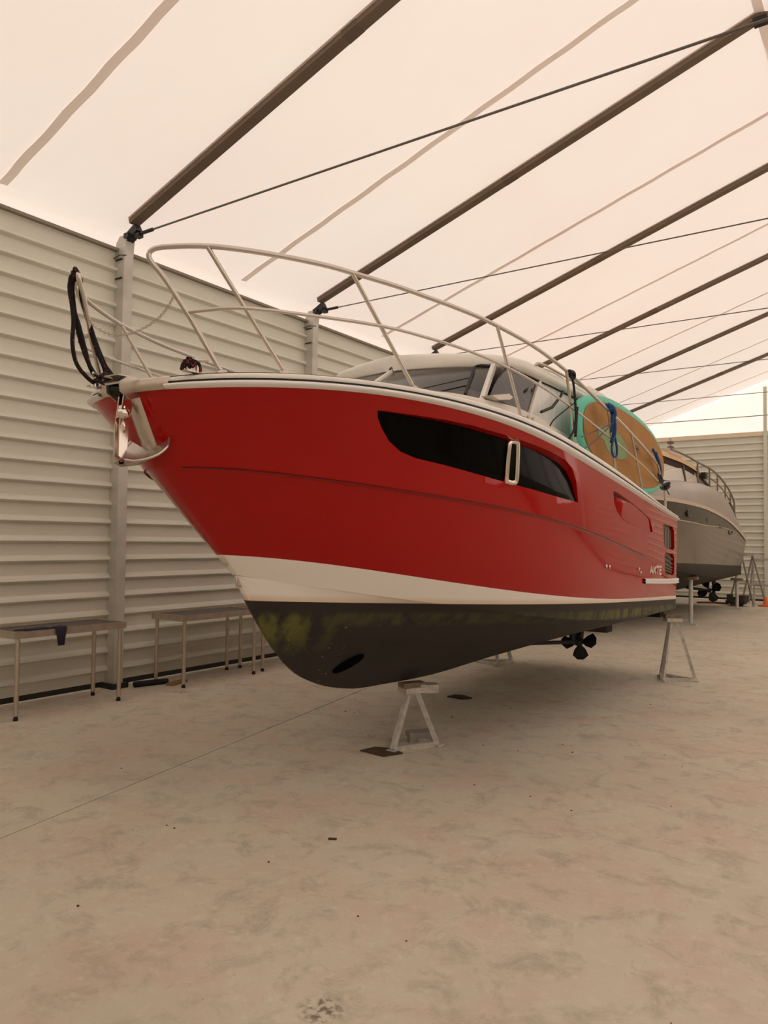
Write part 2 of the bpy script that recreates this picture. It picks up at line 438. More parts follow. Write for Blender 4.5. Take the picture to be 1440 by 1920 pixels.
names = ['before the first table', 'at the near table', '', '', '', '', '', '', '', '']
ordl = ['', '', 'just outside the picture, nearest to the camera', 'whose post stands beside the near table at the bow', 'whose post shows behind the middle of the bow rail', 'whose rafter foot meets the front of the cabin roof', 'whose rafter ends above the rear of the cabin roof', 'whose rafter comes down just behind the cabin roof box', 'nearest the back wall, rafter reaching down to the paddleboard', '']
for i, y in enumerate(FRAMES[:-1]):
    if i < 2: continue
    if i == 2:
        MB().box((XL + .07, y, 2.72), (.20, .13, 5.44)).build('post', ALU, wl)
        zr = lambda x: ZE + SL * (x - XL) - .045
        MB().bar((XL + .25, y, zr(XL + .25)), (XRIDGE, y, zr(XRIDGE)), .11, .055).build('rafter', RAFTER, cl)
        MB().bar((XRIDGE, y, ZR - .05), (XR - .05, y, ZE - .05), .11, .055).build('rafter', RAFTER, cl)
        continue
    yv = y
    fr = empty('tent_frame', (XL + .07, yv, 0), label='aluminium tent frame ' + ordl[i], cat='frame', group='tent frames along the hall')
    X0 = XL + .07
    def L(x, yy, z): return (x - X0, yy - yv, z)
    # post with a rounded shoulder
    b = MB(); prof = [(-.10, .10), (.10, .10)]
    out = []
    for z, xo, w in ((.05, 0, .20), (.35, 0, .20), (4.9, 0, .20), (5.25, .01, .20), (5.40, .035, .18), (5.47, .07, .13)):
        out.append([(xo - w / 2, -.065, z), (xo + w / 2, -.065, z), (xo + w / 2, .065, z), (xo - w / 2, .065, z)])
    b.grid(out, False, closed=True, flip=True); b.poly(out[-1]); b.poly(out[0][::-1])
    b.build('post', ALU, fr)
    MB().box((0, 0, .03), (.30, .22, .06)).build('foot_plate', DARKSTEEL, fr)
    MB().box((-.115, .0, 2.6), (.03, .10, 5.2)).build('rear_channel', GALV, fr)
    for z in (4.95, 5.18): MB().box((.015, -.072, z), (.12, .02, .015)).build('clamp', DARKSTEEL, fr)
    b = MB(); b.tube([(-.12, -.08, 5.20), (.06, -.10, 5.22), (.19, -.10, 5.19)], .009, 6)
    b.build('lashing', WIRE, fr)
    # eave bracket
    b = MB(); b.bar((.06, 0, 5.42), (.28, 0, 5.54), .09, .10); b.box((.15, -.02, 5.45), (.08, .13, .06)); b.box((.29, 0, 5.44), (.08, .07, .05))
    b.build('eave_bracket', DARKSTEEL, fr)
    # rafter
    x1 = XRIDGE
    zr = lambda x: ZE + SL * (x - XL) - .045
    MB().bar(L(XL + .25, yv, zr(XL + .25)), L(x1 + .02, yv, zr(x1)), .13, .055).build('rafter', RAFTER, fr)
    MB().bar(L(XL + .25, yv, zr(XL + .25) + .036), L(x1, yv, zr(x1) + .036), .17, .008).build('fabric_track', SEAM, fr)
    xj = -4.35
    b = MB(); b.bar(L(xj - .09, yv, zr(xj - .09) - .001), L(xj + .09, yv, zr(xj + .09) - .001), .136, .062); b.build('splice_sleeve', mat('sleeve', (100, 84, 70), .6), fr)
    MB().bar(L(x1, yv, ZR - .05), L(XR - .05, yv, ZE - .05), .11, .055).build('rafter', RAFTER, fr)
    MB().box(L(x1, yv, ZR - .10), (.14, .14, .05)).build('ridge_bracket', DARKSTEEL, fr)
    MB().tube([L(XL + .42, yv, 5.46), L(XR - .3, yv, 5.42)], .011 if i == 3 else .008, 6).build('tie_cable', WIRE, fr)
    MB().tube([L(XL + .40, yv, 5.46), L(XL + .62, yv, 5.459)], .022, 8).build('turnbuckle', DARKSTEEL, fr)
    MB().box(L(XR - .08, yv, 2.7), (.20, .13, 5.4)).build('post', ALU, fr)
    MB().box(L(XR - .08, yv, .03), (.30, .22, .06)).build('foot_plate', DARKSTEEL, fr)

# ------------------------------------------------------------------ hull form (boat-local)
def tab(t):
    """smooth curve through (x, y) knots, cubic Hermite"""
    X=np.array([a for a,_ in t],float); Y=np.array([b for _,b in t],float)
    d=np.diff(Y)/np.diff(X); m=np.empty(len(X)); m[0]=d[0]; m[-1]=d[-1]
    m[1:-1]=(d[:-1]*np.diff(X)[1:]+d[1:]*np.diff(X)[:-1])/(X[2:]-X[:-2])
    def f(x):
        x=min(max(x,X[0]),X[-1]); i=min(max(int(np.searchsorted(X,x))-1,0),len(X)-2)
        h=X[i+1]-X[i]; t=(x-X[i])/h
        return float((2*t**3-3*t*t+1)*Y[i]+(t**3-2*t*t+t)*h*m[i]+(-2*t**3+3*t*t)*Y[i+1]+(t**3-t*t)*h*m[i+1])
    return f
def beam(L0,Lb,n,Lm,ex,dr):
    def W(s):
        t=s-L0
        if t<=0: return 0.0
        b=Lb*(1-(1-t/Lm)**n)**ex if t<Lm else Lb
        return b-(dr*((s-1)/3.8)**2 if s>1 else 0)
    return W
def ptab(t,deg=5):
    c=np.polyfit([math.sqrt(a+3.3) for a,_ in t],[z for _,z in t],deg)
    lo,hi=t[0][0],t[-1][0]
    return lambda x: float(np.polyval(c,math.sqrt(min(max(x,lo),hi)+3.3)))
W0=beam(-3.15,1.42,2.2,3.2,.42,.14); W1=beam(-2.95,1.37,2.2,3.96,.62,.11)
W2=beam(-2.42,1.30,2.2,4.4,.74,.07); W3=beam(-2.28,1.27,2.2,4.6,.80,.05)
ZT=ptab([(-3.15,2.677),(-2.9,2.706),(-2.6,2.723),(-2.2,2.735),(-1.7,2.738),(-1.1,2.725),(-.4,2.69),(.4,2.627),(1.2,2.546),(2.1,2.444),(3.1,2.331),(4.1,2.237),(5.1,2.177)])
Z0=ptab([(-3.15,2.615),(-2.9,2.629),(-2.6,2.647),(-2.2,2.659),(-1.7,2.655),(-1.1,2.629),(-.4,2.578),(.4,2.505),(1.2,2.424),(2.1,2.334),(3.1,2.242),(4.1,2.167),(5.1,2.114)])
Z1=ptab([(-2.95,2.206),(-2.6,2.197),(-2.2,2.164),(-1.7,2.123),(-1.1,2.077),(-.4,2.022),(.4,1.948),(1.2,1.861),(2.1,1.751),(3.1,1.627),(4.1,1.523),(5.1,1.462)])
Z2=ptab([(-2.42,1.695),(-2.2,1.676),(-1.7,1.609),(-1.1,1.519),(-.4,1.425),(.4,1.338),(1.2,1.272),(2.1,1.216),(3.1,1.169),(4.1,1.126),(5.1,1.08)])
Z3=ptab([(-2.28,1.56),(-1.7,1.451),(-1.1,1.354),(-.4,1.25),(.4,1.146),(1.2,1.064),(2.1,1.0),(3.1,.96),(4.1,.935),(5.1,.902)])
ZK=tab([(-2.28,1.555),(-2.17,1.39),(-2.07,1.24),(-1.91,1.05),(-1.71,.87),(-1.43,.73),(-1.02,.625),(-.47,.58),(.26,.545),(1.4,.55),(2.9,.55),(4.0,.55),(5.05,.52)])
ROWS=[(-3.15,4.87,W0,Z0),(-2.95,4.93,W1,Z1),(-2.42,5.03,W2,Z2),(-2.28,5.05,W3,Z3)]
def rowpt(k,u):
    a,b,W,Z=ROWS[k]; s=a+(b-a)*u**1.7
    return np.array([W(s)*(1-.0)+.018*(1-min(u*12,1)),s,Z(s)])
def S(u,v):
    """port topside; u bow to stern, v 0 sheer, 1 crease, 2 paint line, 3 chine -> boat-local (x outboard, y aft, z up)"""
    k=min(int(v),2); f=v-k
    p=rowpt(k,u)*(1-f)+rowpt(k+1,u)*f
    if k==0 and u<.6: p[0]-=.10*f*(1-f)*math.sin(math.pi*min(u/.6,1)**.7)
    if v>1.0:
        fade=1 if p[1]<3.15 else max(0,1-(p[1]-3.15)/.35)
        p[0]-=.020*min((v-1)/.02,1)*fade*max(0,1-(v-1)*1.6)*min(u*15,1)
    return p

# ------------------------------------------------------------------ red motorboat
# boat-local axes: x to port (towards the camera side), y aft, z up from the floor
boat = empty('motorboat', (-3.68, 5.81, 0), R(1.64), 'big red motorboat with white cabin, propped on steel stands', 'boat')
def part(b, name, m, parent=None): return b.build(name, m, parent if parent is not None else boat)

def Sn(u, v, d=0.):
    """point on the port topside pushed inboard by d along its normal"""
    p = S(u, v)
    if d == 0: return p
    e = 2e-3
    a = S(min(u + e, 1.), v) - S(max(u - e, 0), v); c = S(u, min(v + .02, 2.99)) - S(u, max(v - .02, 0))
    n = np.cross(c, a); n /= np.linalg.norm(n)
    if n[0] < 0: n = -n
    return p - n * d
def catmull_uv(l, k=4): return [(q[0], q[1]) for q in smooth_path([(a, c, 0) for a, c in l], k, True)]
def poly_round(l, k=3, keep=()):
    """closed outline, rounded only lightly at its corners"""
    out = []
    n = len(l)
    for i in range(n):
        a, b_, c = np.array(l[i - 1]), np.array(l[i]), np.array(l[(i + 1) % n])
        for t in (.14, .07): out.append(tuple(b_ + (a - b_) * t))
        out.append(tuple(b_ * .8 + (a + c) * .1)) if i not in keep else out.append(tuple(b_))
        for t in (.07, .14): out.append(tuple(b_ + (c - b_) * t))
    return out
WINDOW = [(.2832, .1615), (.2966, .158), (.3295, .1511), (.3676, .1371), (.4097, .1268), (.4691, .1188), (.509, .112), (.5429, .104), (.5792, .1176), (.5972, .1824), (.6075, .3304), (.6144, .6395), (.5624, .6703), (.5185, .6735), (.4804, .6774), (.4229, .6542), (.3809, .6264), (.3423, .6071), (.3227, .5635), (.3061, .4672), (.2935, .3366), (.2858, .2361)]
POCKET = [(.7141, .1727), (.7279, .1661), (.7784, .1901), (.827, .2356), (.8529, .2866), (.8668, .4912), (.8229, .5448), (.7811, .5655), (.7447, .5684), (.7261, .4744), (.7167, .3411)]
VENT1 = poly_round([(.912, .2232), (.9794, .1889), (.985, .6363), (.9271, .6783)])
VENT2 = poly_round([(.9277, .7551), (.985, .7231), (.987, .97), (.9320, .985)])
VENT2L = VENT2
# lower vent reaches past the crease line, which has faded out there
VENT2 = poly_round([(.9277, .7551), (.984, .7231), (.986, 1.26), (.9342, 1.27)])
KX = 8.
us = [(i / 110) for i in range(111)]
vs = [i / 9 for i in range(9)] + [.98] + [1.0, 1.02, 1.04] + [1.04 + .96 * i / 7 for i in range(1, 8)]
cv = [Vector((u * KX, v)) for u in us for v in vs]
ce = []
loops = [WINDOW, POCKET, VENT1, VENT2]
def inside(pt, lp):
    x, y = pt; c = False; n = len(lp)
    for i in range(n):
        x1, y1 = lp[i]; x2, y2 = lp[(i + 1) % n]
        if (y1 > y) != (y2 > y) and x < (x2 - x1) * (y - y1) / (y2 - y1) + x1: c = not c
    return c
def nearloop(p):
    for lp in loops:
        for q in lp:
            if abs(q[0] - p.x / KX) < .0035 and abs(q[1] - p.y) < .03 and not p.y in (1.0, 1.02, 1.04, 0., 2.): return True
    return False
cv = [p for p in cv if not nearloop(p)]
for lp in loops:
    n0 = len(cv)
    cv += [Vector((u * KX, v)) for u, v in lp]
    ce += [(n0 + i, n0 + (i + 1) % len(lp)) for i in range(len(lp))]
ov, oe, of, *_ = delaunay_2d_cdt(cv, ce, [], 0, 1e-6)
b = MB(); pts = [S(min(p.x / KX, 1.), min(p.y, 2.)) for p in ov]; fs = []
for f in of:
    c = sum((ov[i] for i in f), Vector((0, 0))) / len(f)
    if any(inside((c.x / KX, c.y), lp) for lp in loops): continue
    a, b2, c2 = [ov[i] for i in f[:3]]
    if abs((b2 - a).cross(c2 - a)) < 1e-9: continue
    f = list(f)
    p0, p1, p2 = pts[f[0]], pts[f[1]], pts[f[2]]
    nn = np.cross(p1 - p0, p2 - p0)
    if nn[0] - nn[1] * .3 < 0: f = f[::-1]
    fs.append(f)
b.add(pts, fs, True)
# starboard side without openings
rows = [[mirror(S(u, v)) for v in vs] for u in us]
b.grid(rows, True)
# stem strip
rows = [[S(0, v), mirror(S(0, v))] for v in vs]; b.grid(rows, True)
# transom
rows = [[S(1, v), (0.4, S(1, v)[1] + .03, S(1, v)[2]), (-.4, S(1, v)[1] + .03, S(1, v)[2]), mirror(S(1, v))] for v in vs]; b.grid(rows, False, flip=True)
hull = part(b, 'hull', RED)

def bevel(u, v):
    return (u + .004 * max(0, 1 - (u - .283) / .05), v + .06 * max(0, 1 - (v - .10) / .56))
def recess(lp, depth, red_name, parent=None, inn=None):
    """side wall of an opening in the hull, from the skin in to the panel"""
    b = MB(); rows = []
    for u, v in lp + [lp[0]]:
        ui, vi = inn(u, v) if inn else (u, v)
        rows.append([Sn(u, v, 0), Sn(ui, vi, depth(u, v) + (.0 if inn else .006))])
    b.grid(rows, False)
    return part(b, red_name, RED, parent)
def inner(lp, depth, name, m, parent=None, push=0.):
    ulo, uhi = min(q[0] for q in lp), max(q[0] for q in lp); vlo, vhi = min(q[1] for q in lp), max(q[1] for q in lp)
    cv = [Vector((u * KX, v)) for u, v in lp]; n = len(cv); ce = [(i, (i + 1) % n) for i in range(n)]
    for u in np.linspace(ulo, uhi, 26)[1:-1]:
        for v in np.linspace(vlo, vhi, 8)[1:-1]:
            if inside((u, v), lp) and all(abs(q[0] - u) > .0015 or abs(q[1] - v) > .02 for q in lp): cv.append(Vector((u * KX, v)))
    ov, oe, of, *_ = delaunay_2d_cdt(cv, ce, [], 1, 1e-6)
    P_ = [Sn(p.x / KX, p.y, depth(p.x / KX, p.y) - push) for p in ov]; fs = []
    for f in of:
        f = list(f); nn = np.cross(P_[f[1]] - P_[f[0]], P_[f[2]] - P_[f[0]])
        fs.append(f if nn[0] > 0 else f[::-1])
    b = MB().add(P_, fs, True)
    return part(b, name, m, parent)
dw = lambda u, v: .014 + .055 * max(0, 1 - (v - .10) / .5)
win = recess(WINDOW, dw, 'window_recess', inn=bevel)
glass = inner([bevel(*q) for q in WINDOW], dw, 'window_pane', GLASS_DARK)
tag(glass, 'long dark glass pane set into the red hull side')
# chrome opening portlight in the long pane
ring = [(.4757, .2061), (.4802, .1626), (.4876, .1507), (.4905, .1896), (.4874, .6064), (.4828, .6632), (.474, .6667), (.4708, .6259)]
cu = sum(q[0] for q in ring) / 8; cvv = sum(q[1] for q in ring) / 8
rp = [Sn(u, v, dw(u, v) - .012) for u, v in catmull_uv([(cu + (u - cu) * .98, cvv + (v - cvv) * .97) for u, v in ring], 5)]
b = MB(); b.tube(rp, .021, 8, closed=True)
pl = part(b, 'portlight_ring', CHROME); tag(pl, 'chrome oval portlight frame')
b = MB(); c0 = sum((np.array(q) for q in rp), np.zeros(3)) / len(rp); n = len(rp)
b.add([tuple(np.array(q) + (0.004, 0, 0)) for q in rp] + [tuple(c0 + (0.004, 0, 0))], [(i, (i + 1) % n, n) for i in range(n)], False)
b.build('portlight_pane', GLASS_DARK, pl)
dp = lambda u, v: .010 + .10 * min(1, max(0, (.742 - u) / .006)) + .010 * max(0, (v - .35) / .2)
recess(POCKET, dp, 'fender_pocket_wall'); inner(POCKET, dp, 'fender_pocket', RED)
dv = lambda u, v: .042
GRILLE = mat('vent_grey', (104, 98, 84), .55)
for k, lp in enumerate((VENT1, VENT2)):
    recess(lp, dv, 'vent_wall')
    vp = inner(lp, dv, 'vent_panel', GRILLE)
    tag(vp, 'grey vent panel near the stern, ' + ('upper' if k == 0 else 'lower with slats'))
    if k == 1:
        for j in range(5):
            v0 = .80 + j * .095
            b = MB(); b.bar(Sn(.934, v0, .034), Sn(.980, v0 + .05, .034), .012, .05, up=(1, 0, .6)); b.build('slat', GRILLE, vp)
    else:
        for j in range(4):
            u0 = .927 + j * .015
            b = MB(); b.bar(Sn(u0, .26, .038), Sn(u0 + .002, .62, .038), .016, .008, up=(1, 0, 0)); b.build('slat', GRILLE, vp)

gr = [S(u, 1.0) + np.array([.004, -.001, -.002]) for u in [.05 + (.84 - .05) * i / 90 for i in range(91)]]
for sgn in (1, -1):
    part(MB().tube([tuple(p) if sgn > 0 else mirror(p) for p in gr], .0036, 6), 'crease_shade_line', mat('crease_shade_red', (84, 8, 7), .5))  # dark red tube stands in for the thin shade line under the crease
# hull bottom: white boot top, chine and V bottom
def botrow(s):
    w, z = W3(s), Z3(s); zk = ZK(s)
    k = max(0., min(1., (s + 2.28) / 1.2))
    lip = .035 * k
    out = [(w, s, z), (w - lip, s, z - .008)]
    for f in (.85, .68, .52, .36, .22, .1):
        bulge = .05 * math.sin(math.pi * f) * (1 - .5 * k)
        zz = zk + (z - .008 - zk) * (f ** (1.0 + .25 * (1 - k))) - bulge * .3 * k
        ww = (w - lip) * f * (1 + .25 * (1 - f) * (1 - k))
        if f == .52 : out.append((ww + .018 * k, s, zz + .004))
        out.append((ww, s, zz))
    out.append((.014, s, zk))
    return out
ss = sorted(set([round(-2.28 + 7.33 * (i / 70) ** 1.6, 4) for i in range(71)]))
b = MB()
up_ = [[S(u, v) for v in [2 + i / 5 for i in range(5)] + [2.9999]] for u in us]
b.grid(up_, True, flip=True); b.grid([[mirror(p) for p in r] for r in up_], True)
rows = [botrow(s) for s in ss]
b.grid(rows, True, flip=True)
b.grid([[mirror(p) for p in r] for r in rows], True)
b.grid([[r[-1], mirror(r[-1])] for r in rows], True, flip=True)
b.add(rows[-1] + [mirror(p) for p in rows[-1][::-1]], [tuple(range(2 * len(rows[-1])))])
tr = [[S(1, v), mirror(S(1, v))] for v in (2., 2.5, 2.9999)]; b.grid(tr, False)
st = [[S(0, v), mirror(S(0, v))] for v in (2., 2.5, 2.9999)]; b.grid(st, True)
hb = part(b, 'hull_bottom', BOTTOM); tag(hb, 'white boot top over black algae-stained bottom')

# bow thruster tunnel: dark ring mouth on the forefoot
def at_bottom(s, f):
    r = botrow(s); xs_ = [p[0] for p in r][::-1]; zs_ = [p[2] for p in r][::-1]
    x = W3(s) * f; return (x, s, float(np.interp(x, xs_, zs_)))
c = np.array(at_bottom(-1.27, .30)); e1 = np.array(at_bottom(-1.10, .46)) - np.array(at_bottom(-1.44, .14)); e1 /= np.linalg.norm(e1)
e2 = np.array(at_bottom(-1.37, .5)) - np.array(at_bottom(-1.37, .12)); e2 /= np.linalg.norm(e2); nn = np.cross(e1, e2); nn /= np.linalg.norm(nn)
if nn[0] < 0: nn = -nn
b = MB(); pr_ = []
for k in range(20):
    a = 2 * math.pi * k / 20; pr_.append(c + nn * .008 + (e1 * math.cos(a) * .12 + e2 * math.sin(a) * .062))
b.tube(pr_, .009, 6, closed=True); b.poly([tuple(q) for q in pr_])
part(b, 'thruster_tunnel', mat('tunnel_black', (8, 7, 7), 1., spec=.05))

# rubbing strake and bulwark around the sheer
def edge(s, f, out_=0.):
    z = Z0(s) + (ZT(s) - Z0(s)) * f
    return (W0(s) + out_, s, z)
def edge_path(f, out_, s0, s1, n=90):
    r = []
    for i in range(n + 1):
        s = s0 + (s1 - s0) * (i / n) ** (3.0 if s0 < -3.1 else 1.7)
        p = np.array(edge(s, f)); e = 1e-3
        t = np.array(edge(s + e, f)) - p; t[2] = 0; t /= np.linalg.norm(t); nrm = np.array([t[1], -t[0], 0])
        r.append(tuple(p + nrm * out_))
    return r
SS0, SS1 = -3.1499, 4.86
def strip(f0, f1, o0, om, o1, s0=SS0, s1=SS1, nm=4):
    cols = []
    for k in range(nm + 1):
        t = k / nm; f = f0 + (f1 - f0) * t
        o = o0 * (1 - t) + o1 * t + om * math.sin(math.pi * t)
        cols.append(edge_path(f, o, s0, s1))
    return [list(r) for r in zip(*cols)]
for sgn in (1, -1):
    mm = (lambda r: r) if sgn > 0 else (lambda r: [[mirror(p) for p in q] for q in r])
    fl_ = sgn > 0
    s0 = -3.122
    b = MB(); b.grid(mm(strip(-.03, .44, 0, .030, .016, s0)), True, flip=not fl_); part(b, 'rubbing_strake', BEAD)
    b = MB(); b.grid(mm(strip(.44, .60, .006, 0, .006, s0, nm=1)), True, flip=not fl_); part(b, 'strake_insert', BLACKLINE)
    b = MB(); b.grid(mm(strip(.60, 1.0, .012, .012, -.004, s0)), True, flip=not fl_)
    b.grid(mm(strip(1.0, 1.06, -.004, 0, -.09, s0, nm=2)), True, flip=not fl_); part(b, 'bulwark', GELWHITE)
    b = MB(); b.grid(mm(strip(-.05, 1.03, .014, .014, .006, SS0, s0 + .006)), True, flip=not fl_)
    cp = part(b, 'bow_cap', STEEL_DULL); tag(cp, 'dull steel cap at the stem')
# deck
b = MB(); rows = []
for i in range(61):
    s = SS0 + .002 + (SS1 - SS0 - .002) * (i / 60) ** 2.2; w = max(W0(s) - .012, .012); z = ZT(s)
    rows.append([(w * t, s, z + .004 + .035 * (1 - t * t) * min(1, w)) for t in np.linspace(1, -1, 11)])
b.grid(rows, True, flip=True)
b.grid([[rows[-1][j], (rows[-1][j][0], SS1, Z0(4.87) - .01)] for j in range(11)], False)
part(b, 'deck', CREAM)

# stern rubbing strip
for sgn in (1, -1):
    b = MB()
    rows = []
    for i in range(15):
        u = .834 + .166 * i / 14
        v0 = 1.53 - .17 * i / 14; v1 = 1.66 - .105 * i / 14
        r = []
        for k, (t, o) in enumerate(((0, 0), (.12, .022), (.38, .024), (.46, .012), (.54, .012), (.62, .024), (.88, .022), (1, 0))):
            q = Sn(u, v0 + (v1 - v0) * t, -o); r.append(q if sgn > 0 else mirror(q))
        rows.append(r)
    last = [tuple(np.array(q) + (0, .07, 0)) for q in rows[-1]]; rows.append(last)
    b.grid(rows, False, flip=sgn > 0)
    part(b, 'stern_strip', BEAD)
# white registration lettering near the lower vent
glyphs = {'A': [((0, 1), (.5, 0)), ((.5, 0), (1, 1)), ((.25, .62), (.75, .62))], 'K': [((.1, 0), (.1, 1)), ((.1, .55), (.95, 0)), ((.35, .42), (.95, 1))],
          'T': [((0, .06), (1, .06)), ((.5, 0), (.5, 1))], 'E': [((.1, 0), (.1, 1)), ((.1, .06), (.95, .06)), ((.1, .5), (.8, .5)), ((.1, .94), (.95, .94))]}
b = MB(); word = 'AKTE'
for i, ch in enumerate(word):
    for (x0, y0), (x1, y1) in glyphs[ch]:
        def q(x, y):
            gx = (i + x * .84) / 4; u = .8612 + (.9150 - .8612) * gx + (.0012 * (1 - y))
            v = (1.19 + (1.375 - 1.19) * y) * (1 - gx) + (1.065 + (1.315 - 1.065) * y) * gx
            return Sn(u, v, -.004)
        b.bar(q(x0, y0), q(x1, y1), .027, .006, up=(1, 0, 0))
tag(part(b, 'lettering', mat('white_vinyl', (222, 206, 192), .5)), 'small white letters beside the lower stern vent')
for (u, v) in ((.6941, 1.4614), (.7044, 1.4577), (.8146, 1.3422), (.8209, 1.4165)):
    c = Sn(u, v, -.006); b = MB(); b.lathe([(.0, .008), (.018, .006), (.022, 0)], 10, Matrix.Translation(Vector(c)) @ Matrix.Rotation(R(90), 4, 'Y')); part(b, 'skin_fitting', STEEL)

# cabin trunk, glazing, roof
TZ = tab([(-2.3, 2.745), (-1.9, 2.79), (-1.67, 2.82), (-1.07, 2.885), (-.67, 2.915), (-.21, 2.945), (.4, 2.945), (.9, 2.90), (1.5, 2.85), (2.4, 2.77), (3.4, 2.68)])
def tw(s):
    t = (s + 2.3)
    return 1.0 * (1 - max(0, 1 - t / 1.5) ** 2.4) ** .5 if t < 1.5 else 1.0
b = MB(); rows = []
for i in range(45):
    s = -2.295 + 5.7 * (i / 44) ** 1.5; w = max(tw(s), .02); z = TZ(s)
    rows.append([(w + .06 * min(1, t_), s, ZT(s) - .03) for t_ in (1,)] + [(w + .02, s, z - .035)] + [(w * math.cos(a), s, z - .02 + .02 * math.sin(a) ** .5 + .05 * (1 - math.cos(a) ** 2)) for a in np.linspace(0.02, math.pi - .02, 13)] + [(-w - .02, s, z - .035), (-w - .06, s, ZT(s) - .03)])
b.grid(rows, True, flip=True); b.poly(rows[-1]); part(b, 'coachroof', CREAM)
tag(part(MB().prism([(1.06, -.62, 2.93), (1.06, -.30, 2.995), (1.06, -.22, 2.98), (1.06, -.28, 2.95), (1.06, -.5, 2.915)], (-.10, 0, 0)), 'coaming_lip', CREAM), 'cream lip below the side window')

ZB_ = lambda s: TZ(s) - .005
def roof_w(s):
    t = s + .42
    return 1.02 * (1 - max(0, 1 - t / .75) ** 2.3) ** .5 if t < .75 else 1.02 - .06 * max(0, (s - 1.5) / 1.8) ** 2
def rz(s): return 3.275 + .012 * min(s, 1.) - .02 * max(0, (s - 1.9))
b = MB(); rows = []
for i in range(50):
    s = -.418 + 3.82 * (i / 49) ** 1.5; w = max(roof_w(s), .03); zz = rz(s)
    r = []
    for x in np.linspace(1, -1, 21): r.append((x * (w - .05), s, zz + .045 * (1 - x * x)))          # underside
    for (dx, dz) in ((-.02, .01), (0, .04), (-.005, .08), (-.03, .105)): r.append((-(w + dx), s, zz + dz))
    for x in np.linspace(-1, 1, 21): r.append((x * (w - .06), s, zz + .115 + .14 * (1 - x * x) * min(1, (s + .42) / .9 + .2)))
    for (dx, dz) in ((-.03, .105), (-.005, .08), (0, .04), (-.02, .01)): r.append((w + dx, s, zz + dz))
    rows.append(r)
b.grid(rows, True, closed=True, flip=False); b.poly(rows[-1]); b.poly(rows[0][::-1])
part(b, 'cabin_roof', GELWHITE)
# glazing
def fx(x, k): return -.97 + .50 * abs(x / .90) ** 2.2 if k == 0 else -.33 + .20 * abs(x / .84) ** 2.2   # y of windscreen base / top
def wsp(t, h):
    """t -1..1 across, h 0 base..1 top"""
    x0, x1 = .90 * t, .84 * t
    a = Vector((x0, fx(x0, 0), TZ(-.8) + .02 + .02 * (1 - t * t))); c = Vector((x1, fx(x1, 1), 3.275 + .04 * (1 - t * t)))
    return a.lerp(c, h)
for (a, c_) in ((-.99, -.02), (.02, .99)):
    b = MB(); b.grid([[wsp(t, h) for h in np.linspace(0, 1, 5)] for t in np.linspace(a, c_, 12)], True, flip=True)
    part(b, 'windscreen_pane', GLASS)
for t in (-1, 1):
    b = MB(); b.bar(wsp(t, -.02), wsp(t, 1.02), .035, .05); part(b, 'windscreen_post', GELWHITE)
b = MB(); b.bar(wsp(0, -.02), wsp(0, 1.02), .03, .04); part(b, 'windscreen_mullion', GELWHITE)
b = MB(); b.tube([wsp(t, 1.0) + Vector((0, -.012, 0)) for t in np.linspace(-1, 1, 17)], .014, 6); part(b, 'windscreen_seal', BLACK)
for sg in (1, -1):
    o_ = Vector((0, -.03, .02)); wp = part(MB().tube([wsp(.90 * sg, .05) + o_, wsp(.86 * sg, .85) + o_ * .7], .014, 6), 'wiper', BLACK)
    MB().tube([wsp(.50 * sg, .02) + o_, wsp(.87 * sg, .50) + o_ * 1.2], .005, 6).build('wiper_arm', BLACK, wp)
ys_ = [(-.47, -.13), (.37, .66), (1.62, 1.72), (3.25, 3.2)]
wx = lambda s: .93 + .03 * min(1, (s + .45) / .8)
for sgn in (1, -1):
    for k in range(3):
        (a0, a1), (c0_, c1_) = ys_[k], ys_[k + 1]
        b = MB(); rows = []
        for t in np.linspace(.04, .97, 6):
            y0_, y1_ = a0 + (c0_ - a0) * t, a1 + (c1_ - a1) * t
            rows.append([(sgn * wx(y0_), y0_, TZ(y0_) + .0), (sgn * (wx(y1_) - .02), y1_, rz(y1_) + .012)])
        b.grid(rows, False, flip=sgn > 0); part(b, 'side_window_pane', PANE_C if (k > 0 or sgn < 0) else GLASS)
        b = MB(); b.bar((sgn * (wx(c0_) + .004), c0_, TZ(c0_) - .01), (sgn * (wx(c1_) - .016), c1_, rz(c1_) + .02), .05 if k < 2 else .09, .03, up=(1, 0, 0)); part(b, 'window_post', GELWHITE)
    b = MB(); b.tube([(sgn * (wx(y) - .01), y, rz(y) + .004) for y in np.linspace(-.12, 3.2, 14)], .012, 6); part(b, 'window_seal', BLACK)
    if sgn > 0:
        for (a, c_, x_) in ():
            b = MB(); rows = []
            for i in range(61):
                t = i / 60; y = a + (c_ - a) * t; rows.append([(x_ + .018 * math.sin(t * 60), y, TZ(y) + .0), (x_ + .014 * math.sin(t * 60 + .4) - .02, y + .05, 3.27)])
            b.grid(rows, True); part(b, 'curtain', CURTAIN)
b = MB(); b.box((0, .2, 3.0), (1.5, .5, .12)); b.box((.35, .1, 3.08), (.5, .3, .08)); part(b, 'dashboard', mat('dash_grey', (120, 112, 104), .7))
b = MB()
for x in (.4, -.4): b.box((x, .95, 3.02), (.5, .16, .42)); b.box((x, .8, 2.9), (.5, .45, .14))
part(b, 'helm_seat', mat('seat_vinyl', (176, 164, 150), .7))
b = MB(); b.grid([[(x, s_, rz(s_) - .006 + .04 * (1 - x * x)) for x in np.linspace(-.9, .9, 9)] for s_ in np.linspace(-.05, 3.2, 6)], True); part(b, 'headliner', HEAD)
b = MB(); b.box((0, 1.35, 3.0), (1.76, .03, .55)); part(b, 'saloon_curtain', mat('grey_curtain', (232, 228, 222), .9, noise=.4, scale=10, stretch=(5, 1, .3)))
